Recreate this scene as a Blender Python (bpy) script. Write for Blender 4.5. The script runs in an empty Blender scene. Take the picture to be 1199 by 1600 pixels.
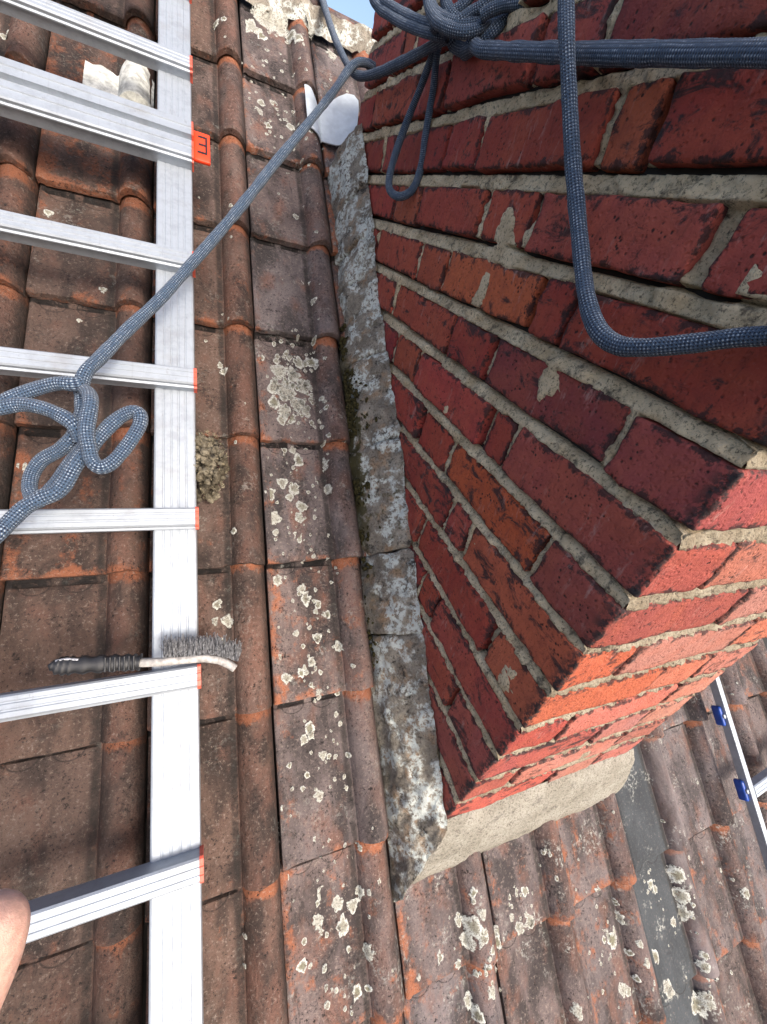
import bpy, bmesh, math, random
from mathutils import Vector, Matrix, noise, Euler

# ------------------------------------------------------------------ camera, sky, sun, exposure
SC = bpy.context.scene
COL = SC.collection
CAM_M = ((0.913419, 0.015192, -0.406737), (-0.33263, 0.603769, -0.724445), (0.234569, 0.797014, 0.556548))
CAM_C = Vector((-0.343471, -0.136077, 0.590182))
cd = bpy.data.cameras.new('camera')
cam = bpy.data.objects.new('camera', cd)
COL.objects.link(cam)
mw = Matrix(CAM_M).to_4x4()
mw.translation = CAM_C
cam.matrix_world = mw
cd.sensor_fit = 'VERTICAL'
cd.sensor_height = 24.0
cd.lens = 630.97 / 1600 * 24.0
cd.clip_start = 0.01
cd.clip_end = 500
SC.camera = cam

SUN_DIR = Vector((0.24, -0.74, 0.63)).normalized()       # towards the sun
w = bpy.data.worlds.new('World')
SC.world = w
w.use_nodes = True
nt = w.node_tree
sky = nt.nodes.new('ShaderNodeTexSky')
sky.sky_type = 'NISHITA'
sky.sun_disc = False
sky.sun_elevation = math.asin(SUN_DIR.z)
sky.sun_rotation = math.atan2(SUN_DIR.x, SUN_DIR.y)
sky.air_density = 0.9
sky.dust_density = 4.5
sky.ozone_density = 1.0
nt.links.new(sky.outputs[0], nt.nodes['Background'].inputs[0])
nt.nodes['Background'].inputs[1].default_value = 0.15
sd = bpy.data.lights.new('sun', 'SUN')
sd.energy = 1.6
sd.angle = math.radians(14)
sd.color = (1.0, 0.94, 0.86)
sun = bpy.data.objects.new('sun', sd)
COL.objects.link(sun)
sun.rotation_euler = SUN_DIR.to_track_quat('Z', 'Y').to_euler()
SC.view_settings.view_transform = 'Standard'
SC.view_settings.look = 'None'
SC.view_settings.exposure = 1.02
SC.view_settings.gamma = 1
SC.view_settings.use_curve_mapping = False

R = random.Random(7)
PITCH = 0.687436
CP, SP = math.cos(PITCH), math.sin(PITCH)
H = -0.19                                                   # level of the tile pans in roof coordinates


def rw(u, v, n):                                            # roof (across, up the slope, off the slope) -> world
    return Vector((u, v * CP - n * SP, v * SP + n * CP))


# ------------------------------------------------------------------ helpers
def tag(o, label=None, cat=None, group=None, kind=None):
    for k, val in (('label', label), ('category', cat), ('group', group), ('kind', kind)):
        if val:
            o[k] = val
    return o


def empty(name, loc=(0, 0, 0), rot=(0, 0, 0)):
    o = bpy.data.objects.new(name, None)
    o.empty_display_size = 0.05
    COL.objects.link(o)
    o.location = loc
    o.rotation_euler = rot
    return o


def link(name, me, m=None, parent=None, smooth=False):
    if m is not None and not me.materials:
        me.materials.append(m)
    if smooth:
        me.polygons.foreach_set('use_smooth', [True] * len(me.polygons))
    o = bpy.data.objects.new(name, me)
    COL.objects.link(o)
    if parent is not None:
        o.parent = parent
    return o


def mesh(name, vs, fs):
    me = bpy.data.meshes.new(name)
    me.from_pydata([tuple(v) for v in vs], [], fs)
    me.update()
    return me


def lerp(a, b, t):
    return a + (b - a) * t


def fbm(p, s, octs=3):
    return noise.fractal(Vector(p) * s, 1.0, 2.0, octs, noise_basis='PERLIN_ORIGINAL')


def nz(p, s):
    return noise.noise(Vector(p) * s)


def rbox(name, sx, sy, sz, r=0.003, step=0.012, rough=0.0, seed=0.0, fine=0.0):
    """box centred on 0 with rounded, slightly worn edges"""
    vs, fs, idx, rim = [], [], {}, []
    hx, hy, hz = sx / 2, sy / 2, sz / 2
    nx, ny, nzz = [max(3, min(18, int(round(s / step)) + 2)) for s in (sx, sy, sz)]

    def coords(h, n):
        inner = [-h + r + (2 * h - 2 * r) * i / (n - 2) for i in range(n - 1)]
        return [-h] + inner + [h] if r > 0 else [-h + 2 * h * i / n for i in range(n + 1)]
    cx, cy, cz = coords(hx, nx), coords(hy, ny), coords(hz, nzz)

    def vert(x, y, z):
        k = (round(x, 6), round(y, 6), round(z, 6))
        if k not in idx:
            p = Vector((x, y, z))
            q = Vector((max(-hx + r, min(hx - r, x)), max(-hy + r, min(hy - r, y)), max(-hz + r, min(hz - r, z))))
            d = p - q
            if d.length > 1e-9 and r > 0:
                p = q + d.normalized() * r
            if rough:
                c = (p.x + seed * 3.1, p.y + seed * 1.7, p.z - seed * 2.3)
                edge = 1.0 if d.length > r * 1.05 else 0.35
                p = p + Vector((nz(c, 60), nz((c[1], c[2], c[0]), 60), nz((c[2], c[0], c[1]), 60))) * rough * edge
                p = p + Vector((nz(c, 14), nz((c[1], c[2], c[0]), 14), nz((c[2], c[0], c[1]), 14))) * rough * 0.9
            idx[k] = len(vs)
            vs.append(p)
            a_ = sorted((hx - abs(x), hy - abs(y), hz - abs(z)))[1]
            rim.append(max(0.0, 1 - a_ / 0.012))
        return idx[k]
    for a, b, c0, kind in ((cy, cz, -hx, 'x'), (cy, cz, hx, 'X'), (cx, cz, -hy, 'y'), (cx, cz, hy, 'Y'), (cx, cy, -hz, 'z'), (cx, cy, hz, 'Z')):
        for i in range(len(a) - 1):
            for j in range(len(b) - 1):
                q = []
                for (s, t) in ((a[i], b[j]), (a[i + 1], b[j]), (a[i + 1], b[j + 1]), (a[i], b[j + 1])):
                    if kind in 'xX':
                        q.append(vert(c0, s, t))
                    elif kind in 'yY':
                        q.append(vert(s, c0, t))
                    else:
                        q.append(vert(s, t, c0))
                if kind in 'xYz':
                    q.reverse()
                fs.append(q)
    me = mesh(name, vs, fs)
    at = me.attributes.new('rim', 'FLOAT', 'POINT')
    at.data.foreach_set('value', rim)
    return me


def extrude(name, prof, x0, x1, axis='u', segs=1):
    """closed profile [(a, n)] swept along u (profile in v, n) or along v (profile in u, n)"""
    vs, fs = [], []
    m = len(prof)
    for k in range(segs + 1):
        t = x0 + (x1 - x0) * k / segs
        for a, n in prof:
            vs.append((t, a, n) if axis == 'u' else (a, t, n))
    for k in range(segs):
        for i in range(m):
            j = (i + 1) % m
            q = [k * m + i, k * m + j, (k + 1) * m + j, (k + 1) * m + i]
            fs.append(q if axis == 'u' else q[::-1])
    c = list(range(m))
    d = [segs * m + i for i in range(m)]
    fs.append(c[::-1] if axis == 'u' else c)
    fs.append(d if axis == 'u' else d[::-1])
    me = mesh(name, vs, fs)
    bm = bmesh.new()
    bm.from_mesh(me)
    bmesh.ops.recalc_face_normals(bm, faces=bm.faces)
    bm.to_mesh(me)
    bm.free()
    return me


# ------------------------------------------------------------------ materials
class NT:
    def __init__(s, name):
        s.m = bpy.data.materials.new(name)
        s.m.use_nodes = True
        s.t = s.m.node_tree
        s.b = s.t.nodes['Principled BSDF']

    def n(s, typ, **kw):
        o = s.t.nodes.new(typ)
        for k, v in kw.items():
            if k.startswith('i_'):
                s.put(o.inputs[k[2:].replace('_', ' ')], v)
            else:
                setattr(o, k, v)
        return o

    def put(s, sock, v):
        if isinstance(v, bpy.types.NodeSocket):
            s.t.links.new(v, sock)
        elif isinstance(v, (tuple, list)) and sock.type == 'RGBA' and len(v) == 3:
            sock.default_value = (*v, 1)
        else:
            sock.default_value = v

    def math(s, op, a, b=0.0, c=None, clamp=False):
        o = s.n('ShaderNodeMath', operation=op, use_clamp=clamp)
        s.put(o.inputs[0], a)
        s.put(o.inputs[1], b)
        if c is not None:
            s.put(o.inputs[2], c)
        return o.outputs[0]

    def mix(s, f, a, b, mode='MIX'):
        o = s.n('ShaderNodeMix', data_type='RGBA', blend_type=mode)
        s.put(o.inputs[0], f)
        s.put(o.inputs[6], a)
        s.put(o.inputs[7], b)
        return o.outputs[2]

    def noise(s, vec, scale, detail=3.0, rough=0.55, dist=0.0):
        o = s.n('ShaderNodeTexNoise', i_Scale=scale, i_Detail=detail, i_Roughness=rough, i_Distortion=dist)
        s.put(o.inputs['Vector'], vec)
        return o.outputs['Fac']

    def vor(s, vec, scale, feature='F1', rand=1.0):
        o = s.n('ShaderNodeTexVoronoi', feature=feature, i_Scale=scale, i_Randomness=rand)
        s.put(o.inputs['Vector'], vec)
        return o

    def step(s, x, lo, hi):
        o = s.n('ShaderNodeMapRange', interpolation_type='SMOOTHSTEP')
        s.put(o.inputs['Value'], x)
        s.put(o.inputs['From Min'], lo)
        s.put(o.inputs['From Max'], hi)
        return o.outputs['Result']

    def pos(s):
        return s.n('ShaderNodeNewGeometry').outputs['Position']

    def obj(s):
        return s.n('ShaderNodeTexCoord').outputs['Object']

    def mapping(s, vec, scale=(1, 1, 1), rot=(0, 0, 0)):
        o = s.n('ShaderNodeMapping')
        s.put(o.inputs['Vector'], vec)
        o.inputs['Scale'].default_value = scale
        o.inputs['Rotation'].default_value = rot
        return o.outputs[0]

    def roofpos(s, scale=(1, 1, 1)):
        a = s.mapping(s.pos(), rot=(-PITCH, 0, 0))
        return s.mapping(a, scale=scale)

    def sep(s, vec):
        o = s.n('ShaderNodeSeparateXYZ')
        s.put(o.inputs[0], vec)
        return o.outputs

    def bump(s, h, strength=0.5, dist=0.002, normal=None):
        o = s.n('ShaderNodeBump')
        o.inputs['Strength'].default_value = strength
        o.inputs['Distance'].default_value = dist
        s.put(o.inputs['Height'], h)
        if normal is not None:
            s.put(o.inputs['Normal'], normal)
        return o.outputs[0]

    def out(s, col=None, rough=None, normal=None, metal=None, spec=None):
        for k, v in (('Base Color', col), ('Roughness', rough), ('Normal', normal), ('Metallic', metal), ('Specular IOR Level', spec)):
            if v is not None:
                s.put(s.b.inputs[k], v)
        return s.m


def mat_tile(slate=False):
    m = NT('slate_grey_tile' if slate else 'weathered_clay_tile')
    oi = m.n('ShaderNodeObjectInfo')
    c = m.sep(oi.outputs['Color'])                  # x: fresh orange clay, y: grey, z: lichen
    p = m.pos()
    ob = m.sep(m.obj())
    big = m.noise(m.roofpos((1, 0.45, 1)), 16, 5, 0.6, 0.4)
    mid = m.noise(p, 75, 5, 0.72)
    spk = m.noise(p, 190, 4, 0.8)
    fine = m.noise(p, 420, 3, 0.8)
    base = m.mix(m.step(big, 0.36, 0.64), (0.050, 0.033, 0.027), (0.175, 0.108, 0.082))
    base = m.mix(c[1], base, m.mix(m.step(big, 0.35, 0.65), (0.055, 0.047, 0.048), (0.20, 0.168, 0.168)))
    if slate:
        rl_ = m.step(ob[0], 0.116, 0.124)
        base = m.mix(rl_, m.mix(m.step(big, 0.3, 0.7), (0.032, 0.037, 0.042), (0.060, 0.068, 0.075)), base)
    red = m.noise(m.roofpos((1, 0.6, 1)), 24, 4, 0.6)
    rf = m.math('MULTIPLY', m.step(red, 0.50, 0.72), 0.75)
    rolls = m.step(ob[0], 0.118, 0.125)
    rf = m.math('MAXIMUM', rf, m.math('MULTIPLY', rolls, m.math('MULTIPLY', m.step(red, 0.36, 0.64), m.math('SUBTRACT', 0.85, m.math('MULTIPLY', c[1], 0.6)))))
    if slate:
        rf = m.math('MULTIPLY', rf, m.math('MULTIPLY', rl_, 0.6))
    base = m.mix(rf, base, (0.205, 0.102, 0.074))
    # fresh orange clay where the crust has flaked off: blotches, the roll head under the course above, the lower edge
    nz2 = m.noise(m.roofpos((1, 0.8, 1)), 34, 6, 0.7)
    tail = m.math('MULTIPLY', m.step(ob[1], 0.022, 0.0), 0.12)
    roll = m.math('MULTIPLY', rolls, m.step(ob[1], 0.205, 0.234))
    lapz = m.math('MULTIPLY', m.step(ob[0], 0.034, 0.004), 0.10)
    s = m.math('ADD', nz2, m.math('ADD', tail, m.math('ADD', m.math('MULTIPLY', roll, 0.42), lapz)))
    s = m.math('ADD', s, m.math('MULTIPLY', m.math('SUBTRACT', c[0], 0.5), 0.34))
    om = m.math('MULTIPLY', m.step(s, 0.595, 0.78), 0.85)
    if slate:
        om = m.math('MULTIPLY', om, m.math('MULTIPLY', rl_, 0.5))
    base = m.mix(om, base, m.mix(mid, (0.48, 0.165, 0.07), (0.27, 0.095, 0.052)))
    k = 0.4 if slate else 1.0
    # salt and pepper crust
    dk = m.noise(p, 28, 5, 0.7)
    thr = m.math('ADD', 0.42, m.math('MULTIPLY', m.math('SUBTRACT', dk, 0.5), 0.35))
    base = m.mix(m.math('MULTIPLY', m.step(m.math('SUBTRACT', thr, spk), 0.0, 0.07), 0.95 * k), base, (0.010, 0.008, 0.007))
    base = m.mix(m.math('MULTIPLY', m.step(m.noise(m.roofpos((1, .5, 1)), 45, 6, 0.75, 0.4), 0.56, 0.68), 0.6 * k), base, (0.022, 0.018, 0.016))
    base = m.mix(m.math('MULTIPLY', m.step(mid, 0.42, 0.26), 0.6 * k), base, (0.026, 0.021, 0.018))
    base = m.mix(m.math('MULTIPLY', m.step(spk, 0.55, 0.66), 0.5 * k), base, (0.40, 0.32, 0.27))
    base = m.mix(m.math('MULTIPLY', m.step(fine, 0.45, 0.30), 0.6 * k), base, (0.02, 0.016, 0.014))
    # shade painted into the creases beside the roll, to define it
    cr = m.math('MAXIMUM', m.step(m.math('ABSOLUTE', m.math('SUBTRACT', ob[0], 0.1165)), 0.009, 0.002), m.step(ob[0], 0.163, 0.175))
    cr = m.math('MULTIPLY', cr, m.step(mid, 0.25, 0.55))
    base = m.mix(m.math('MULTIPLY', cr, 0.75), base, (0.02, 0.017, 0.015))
    # gap shade painted under the course above, and the two faint thumb arcs below it
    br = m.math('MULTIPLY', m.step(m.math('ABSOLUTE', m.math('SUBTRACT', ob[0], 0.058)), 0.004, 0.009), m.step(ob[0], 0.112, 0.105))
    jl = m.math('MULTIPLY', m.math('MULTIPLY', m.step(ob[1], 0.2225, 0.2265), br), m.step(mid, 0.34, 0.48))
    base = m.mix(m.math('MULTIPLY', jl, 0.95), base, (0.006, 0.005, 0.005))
    ax = m.math('SUBTRACT', m.math('ABSOLUTE', m.math('SUBTRACT', ob[0], 0.058)), 0.026)
    ay = m.math('MULTIPLY', m.math('SUBTRACT', ob[1], 0.228), 1.25)
    ad = m.math('SQRT', m.math('ADD', m.math('MULTIPLY', ax, ax), m.math('MULTIPLY', ay, ay)))
    arc = m.math('MULTIPLY', m.step(m.math('ABSOLUTE', m.math('SUBTRACT', ad, 0.019)), 0.0018, 0.0004), m.step(spk, 0.40, 0.52))
    base = m.mix(m.math('MULTIPLY', arc, 0.75), base, (0.012, 0.010, 0.009))
    base = m.mix(m.math('SUBTRACT', 1.0, oi.outputs['Alpha'], clamp=True), base, (0.014, 0.011, 0.010))  # low alpha darkens the tile: ladder shade painted into its colour
    # thin lichen film
    lm = m.math('MULTIPLY', m.step(m.noise(p, 20, 4, 0.6), 0.54, 0.66), m.step(m.noise(p, 150, 5, 0.75), 0.50, 0.60))
    lm = m.math('MULTIPLY', lm, c[2])
    base = m.mix(m.math('MULTIPLY', lm, 0.85), base, (0.40, 0.40, 0.36))
    hh = m.math('ADD', m.math('MULTIPLY', spk, 1.2), m.math('ADD', m.math('MULTIPLY', mid, 1.3), m.math('MULTIPLY', fine, 0.7)))
    return m.out(base, m.math('ADD', 0.62, m.math('MULTIPLY', spk, 0.3)), m.bump(hh, 0.45 if slate else 0.9, 0.0028), spec=0.3)


def mat_brick():
    m = NT('red_brick')
    oi = m.n('ShaderNodeObjectInfo')
    c = oi.outputs['Color']
    rnd = oi.outputs['Random']
    p = m.pos()
    px = m.sep(p)
    big = m.noise(p, 13, 4, 0.6, 0.5)
    mid = m.noise(p, 60, 5, 0.7)
    fine = m.noise(p, 230, 5, 0.8)
    col = m.mix(m.math('MULTIPLY', m.step(big, 0.38, 0.62), 0.55), c, m.mix(0.5, c, (0.52, 0.13, 0.06)))
    col = m.mix(m.math('MULTIPLY', m.step(mid, 0.45, 0.68), 0.30), col, (0.15, 0.03, 0.03))
    # soot patches and pits
    soot = m.noise(m.mapping(p, (1, 0.8, 1.6)), 26, 6, 0.72, 0.6)
    sk = m.math('ADD', soot, m.math('MULTIPLY', m.math('SUBTRACT', rnd, 0.5), 0.12))
    col = m.mix(m.math('MULTIPLY', m.step(sk, 0.555, 0.66), 0.9), col, (0.035, 0.026, 0.028))
    pit = m.vor(m.mapping(p, (1, 1, 1)), 170)
    pm = m.math('MULTIPLY', m.step(pit.outputs['Distance'], 0.30, 0.16), m.step(m.noise(p, 34, 3), 0.50, 0.60))
    col = m.mix(m.math('MULTIPLY', pm, 0.9), col, (0.02, 0.013, 0.012))
    col = m.mix(m.math('MULTIPLY', m.step(fine, 0.43, 0.33), 0.75), col, (0.035, 0.012, 0.012))
    col = m.mix(m.math('MULTIPLY', m.step(fine, 0.58, 0.72), 0.30), col, (0.52, 0.22, 0.17))
    st = m.noise(m.mapping(p, (1.0, 1.0, 0.12)), 160, 4, 0.7)
    col = m.mix(m.math('MULTIPLY', m.step(st, 0.56, 0.70), 0.35), col, (0.12, 0.035, 0.03))
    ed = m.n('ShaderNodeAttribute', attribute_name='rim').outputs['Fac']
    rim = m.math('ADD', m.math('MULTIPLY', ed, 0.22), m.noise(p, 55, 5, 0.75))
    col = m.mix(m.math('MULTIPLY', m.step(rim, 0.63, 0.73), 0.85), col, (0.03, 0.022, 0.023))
    # pale bloom in streaks
    bl = m.noise(m.mapping(p, (1.0, 0.8, 0.25)), 120, 4, 0.7)
    bl2 = m.noise(p, 9, 2)
    col = m.mix(m.math('MULTIPLY', m.math('MULTIPLY', m.step(bl, 0.55, 0.72), m.step(bl2, 0.44, 0.60)), 0.6), col, (0.50, 0.32, 0.28))
    # sooty band on the corner of the shaded side
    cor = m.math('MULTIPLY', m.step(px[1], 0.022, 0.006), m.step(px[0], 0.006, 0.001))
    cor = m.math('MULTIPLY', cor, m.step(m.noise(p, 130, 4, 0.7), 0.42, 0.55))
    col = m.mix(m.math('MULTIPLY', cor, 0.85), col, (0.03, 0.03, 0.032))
    h = m.math('ADD', m.math('MULTIPLY', fine, 1.1), m.math('ADD', m.math('MULTIPLY', mid, 1.6), m.math('MULTIPLY', m.step(pit.outputs['Distance'], 0.1, 0.4), 0.5)))
    return m.out(col, 0.78, m.bump(h, 0.9, 0.003), spec=0.3)


def mat_mortar(name, a, b, dark=0.5, lich=0.0, green=0.0, warm=0.0):
    m = NT(name)
    p = m.pos()
    big = m.noise(p, 18, 4, 0.6)
    mid = m.noise(p, 110, 5, 0.75)
    fine = m.noise(p, 260, 5, 0.82)
    col = m.mix(m.step(big, 0.35, 0.65), a, b)
    col = m.mix(m.math('MULTIPLY', m.step(m.noise(p, 30, 3, 0.6), 0.5, 0.66), warm), col, (0.42, 0.25, 0.13))
    col = m.mix(m.math('MULTIPLY', m.step(fine, 0.49, 0.36), 0.85), col, (0.07, 0.055, 0.04))
    col = m.mix(m.math('MULTIPLY', m.step(fine, 0.56, 0.72), 0.5), col, (0.66, 0.61, 0.52))
    col = m.mix(m.math('MULTIPLY', m.step(m.noise(p, 42, 6, 0.75), 0.53, 0.66), dark), col, (0.045, 0.04, 0.036))
    if lich:
        lm = m.math('MULTIPLY', m.step(m.noise(p, 16, 5, 0.65), 0.47, 0.55), m.step(m.noise(p, 120, 5, 0.75), 0.42, 0.52))
        col = m.mix(m.math('MULTIPLY', lm, lich), col, m.mix(mid, (0.76, 0.79, 0.75), (0.56, 0.60, 0.55)))
    if green:
        rp = m.sep(m.roofpos())
        g = m.math('ADD', m.math('MULTIPLY', m.step(rp[0], -0.046, -0.068), 0.26), m.noise(p, 34, 5, 0.7))
        col = m.mix(m.math('MULTIPLY', m.math('MULTIPLY', m.step(g, 0.58, 0.70), m.math('ADD', 0.25, m.math('MULTIPLY', m.step(m.math('ABSOLUTE', m.math('SUBTRACT', rp[1], 0.57)), 0.30, 0.10), 0.75))), green), col, m.mix(fine, (0.035, 0.038, 0.012), (0.11, 0.085, 0.035)))
    h = m.math('ADD', m.math('MULTIPLY', fine, 0.9), m.math('MULTIPLY', mid, 1.4))
    return m.out(col, 0.92, m.bump(h, 1.0, 0.004), spec=0.2)


def mat_alu():
    m = NT('mill_aluminium')
    p = m.roofpos()
    a = m.noise(m.mapping(p, (260, 5, 60)), 1.0, 4, 0.6)
    b = m.noise(p, 45, 5, 0.65)
    scr = m.noise(m.mapping(p, (9, 380, 380)), 1.0, 3, 0.6)
    col = m.mix(m.step(b, 0.4, 0.7), (0.38, 0.415, 0.46), (0.32, 0.35, 0.39))
    col = m.mix(m.math('MULTIPLY', m.step(m.noise(m.mapping(p, (1, .35, 1)), 130, 5, 0.8), 0.60, 0.74), 0.55), col, (0.20, 0.19, 0.18))
    col = m.mix(m.math('MULTIPLY', m.step(m.noise(p, 12, 5, 0.7), 0.52, 0.70), 0.35), col, (0.27, 0.26, 0.25))
    col = m.mix(m.math('MULTIPLY', m.step(a, 0.60, 0.72), 0.25), col, (0.25, 0.26, 0.28))
    r = m.math('ADD', 0.44, m.math('MULTIPLY', b, 0.22))
    h = m.math('ADD', m.math('MULTIPLY', a, 0.6), m.math('MULTIPLY', scr, 0.4))
    return m.out(col, r, m.bump(h, 0.14, 0.001), metal=0.45, spec=0.5)


def mat_plain(name, col, rough=0.5, metal=0.0, var=0.25, scale=60, bump=0.2, spec=0.5):
    m = NT(name)
    p = m.pos()
    n1 = m.noise(p, scale, 5, 0.65)
    n2 = m.noise(p, scale * 7, 3, 0.7)
    c = m.mix(m.step(n1, 0.3, 0.7), tuple(x * (1 - var) for x in col), tuple(min(1, x * (1 + var)) for x in col))
    return m.out(c, m.math('ADD', rough - 0.08, m.math('MULTIPLY', n1, 0.16)), m.bump(m.math('ADD', n1, m.math('MULTIPLY', n2, 0.5)), bump, 0.001), metal=metal, spec=spec)


def mat_rope(name='blue_braided_rope', dull=0.0):
    m = NT(name)
    uv = m.n('ShaderNodeUVMap').outputs[0]
    s = m.sep(uv)
    TAU = 2 * math.pi
    a = m.math('SINE', m.math('MULTIPLY', m.math('ADD', s[0], s[1]), TAU))
    b = m.math('SINE', m.math('MULTIPLY', m.math('SUBTRACT', s[0], s[1]), TAU))
    q = m.math('MULTIPLY', a, b)
    p = m.pos()
    wob = m.noise(p, 70, 3, 0.6)
    fib = m.noise(p, 600, 4, 0.85)
    q2 = m.math('ADD', q, m.math('MULTIPLY', m.math('SUBTRACT', m.noise(p, 230, 4, 0.8), 0.5), 1.5))
    cell = m.n('ShaderNodeCombineXYZ')
    m.put(cell.inputs[0], m.math('FLOOR', m.math('ADD', m.math('MULTIPLY', s[0], 2.0), 0.5)))
    m.put(cell.inputs[1], m.math('FLOOR', m.math('ADD', m.math('MULTIPLY', s[1], 2.0), 0.5)))
    wn = m.n('ShaderNodeTexWhiteNoise')
    m.put(wn.inputs['Vector'], cell.outputs[0])
    fleck = wn.outputs['Value']
    blue = m.mix(wob, (0.034, 0.060, 0.105), (0.080, 0.125, 0.19))
    blue = m.mix(dull, blue, (0.12, 0.15, 0.19))
    pale = m.mix(wob, (0.20, 0.27, 0.36), (0.48, 0.53, 0.58))
    blue = m.mix(m.math('MULTIPLY', fleck, 0.6), blue, (0.02, 0.035, 0.075))
    col = m.mix(m.math('MULTIPLY', m.step(q2, 0.25, 0.80), m.step(fleck, 0.25, 0.85)), blue, pale)
    col = m.mix(m.step(q2, -0.30, -0.80), col, (0.008, 0.011, 0.02))
    col = m.mix(m.math('MULTIPLY', m.step(fib, 0.45, 0.32), 0.5), col, (0.02, 0.03, 0.05))
    h = m.math('ADD', m.math('MULTIPLY', m.math('ABSOLUTE', q), 1.0), m.math('MULTIPLY', fib, 0.5))
    mm = m.out(col, 0.8, m.bump(h, 0.6, 0.0012), spec=0.25)
    m.b.inputs['Sheen Weight'].default_value = 0.15
    return mm


def mat_lichen():
    m = NT('pale_lichen')
    uv = m.sep(m.n('ShaderNodeUVMap').outputs[0])
    p = m.pos()
    n1 = m.noise(p, 180, 5, 0.75)
    n2 = m.noise(p, 420, 4, 0.8)
    r = m.math('ADD', uv[0], m.math('MULTIPLY', m.math('SUBTRACT', n1, 0.5), 0.9))
    col = m.mix(m.step(r, 0.30, 0.75), m.mix(uv[1], (0.20, 0.19, 0.13), (0.38, 0.37, 0.32)), m.mix(uv[1], (0.62, 0.63, 0.58), (0.46, 0.46, 0.41)))
    col = m.mix(m.math('MULTIPLY', m.step(n2, 0.50, 0.38), 0.85), col, (0.11, 0.095, 0.08))
    col = m.mix(m.math('MULTIPLY', m.step(n1, 0.47, 0.36), 0.85), col, (0.12, 0.085, 0.07))
    al = m.step(m.math('ADD', uv[0], m.math('MULTIPLY', m.math('SUBTRACT', m.noise(p, 240, 5, 0.8), 0.5), 2.2)), 1.02, 0.86)
    m.put(m.b.inputs['Alpha'], al)
    return m.out(col, 0.95, m.bump(m.math('ADD', n1, n2), 0.8, 0.002), spec=0.1)


M_TILE = mat_tile()
M_SLATE = mat_tile(True)
M_BRICK = mat_brick()
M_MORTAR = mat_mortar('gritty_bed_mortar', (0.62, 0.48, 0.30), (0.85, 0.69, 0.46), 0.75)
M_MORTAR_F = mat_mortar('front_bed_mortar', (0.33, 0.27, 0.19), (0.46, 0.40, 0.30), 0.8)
M_FILLET = mat_mortar('old_fillet_mortar', (0.19, 0.165, 0.135), (0.37, 0.33, 0.27), 1.0, lich=1.0, green=0.95, warm=0.5)
M_APRON = mat_mortar('sandy_apron_mortar', (0.33, 0.305, 0.25), (0.43, 0.40, 0.34), 0.4)
M_ALU = mat_alu()
M_RED = mat_plain('red_plastic', (0.62, 0.10, 0.06), 0.45, var=0.15)
M_ORANGE = mat_plain('orange_red_plastic', (0.85, 0.055, 0.012), 0.5, var=0.1)
M_BLACK = mat_plain('black_plastic', (0.014, 0.014, 0.016), 0.45, var=0.4)
M_BLUE = mat_plain('blue_plastic', (0.012, 0.06, 0.32), 0.4, var=0.2)
M_WIRE = mat_plain('steel_wire', (0.36, 0.36, 0.37), 0.4, metal=0.6, var=0.6, scale=300)
M_WOOD = mat_plain('pale_worn_plastic', (0.36, 0.34, 0.32), 0.6, var=0.4, scale=110)
M_LEAD = mat_plain('pale_grey_sheet', (0.52, 0.56, 0.59), 0.55, metal=0.2, var=0.10, scale=40)
M_PAINT = mat_plain('streaked_white_sheet', (0.52, 0.52, 0.48), 0.75, var=0.4, scale=70, bump=0.3)
M_ROPE = mat_rope()
M_ROPE2 = mat_rope('weathered_blue_rope', 0.6)
M_LICHEN = mat_lichen()
M_MOSS = mat_plain('olive_moss', (0.040, 0.034, 0.014), 0.95, var=0.6, scale=160, bump=1.0, spec=0.1)
M_DRYMOSS = mat_plain('dry_moss', (0.16, 0.135, 0.09), 0.95, var=0.85, scale=130, bump=1.0, spec=0.1)
M_CLUMP = mat_mortar('clump_moss', (0.095, 0.078, 0.052), (0.40, 0.35, 0.26), 1.0)
M_FELT = mat_plain('dark_underlay', (0.02, 0.018, 0.017), 0.9, var=0.3)
M_SKIN = mat_plain('skin', (0.58, 0.34, 0.27), 0.55, var=0.12, scale=420, bump=0.5)
M_SKIN.node_tree.nodes['Principled BSDF'].inputs['Subsurface Weight'].default_value = 0.15
M_SKIN.node_tree.nodes['Principled BSDF'].inputs['Subsurface Radius'].default_value = (0.006, 0.002, 0.001)

# ------------------------------------------------------------------ tiled roof
W, G, L0, V0 = 0.1807, 0.2345, -0.2453, 0.116               # cover width, gauge, a lap line, a course line
THK, TLEN, RH = 0.0125, 0.292, 0.029
DROP = 0.0185
ROLL0 = 0.68 * W


def prof(x):                                                # height of the tile face across its width
    if x > ROLL0:
        t = min(1.0, (x - ROLL0) / (W - 0.0035 - ROLL0))
        return RH * max(0.0, math.sin(math.pi * (0.03 + 0.95 * t))) ** 0.62 - 0.0035
    if x < 0.011:
        return 0.0035 * math.sin(math.pi * x / 0.011)
    if x > ROLL0 - 0.012:
        return -0.0005
    return 0.0


def surf(u, v):                                             # top of the laid tiles
    cu = (u - L0) / W
    x = (cu - math.floor(cu)) * W
    fv = (v - V0) / G
    y = (fv - math.floor(fv)) * G
    return H + prof(x) - DROP * y / G


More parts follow.
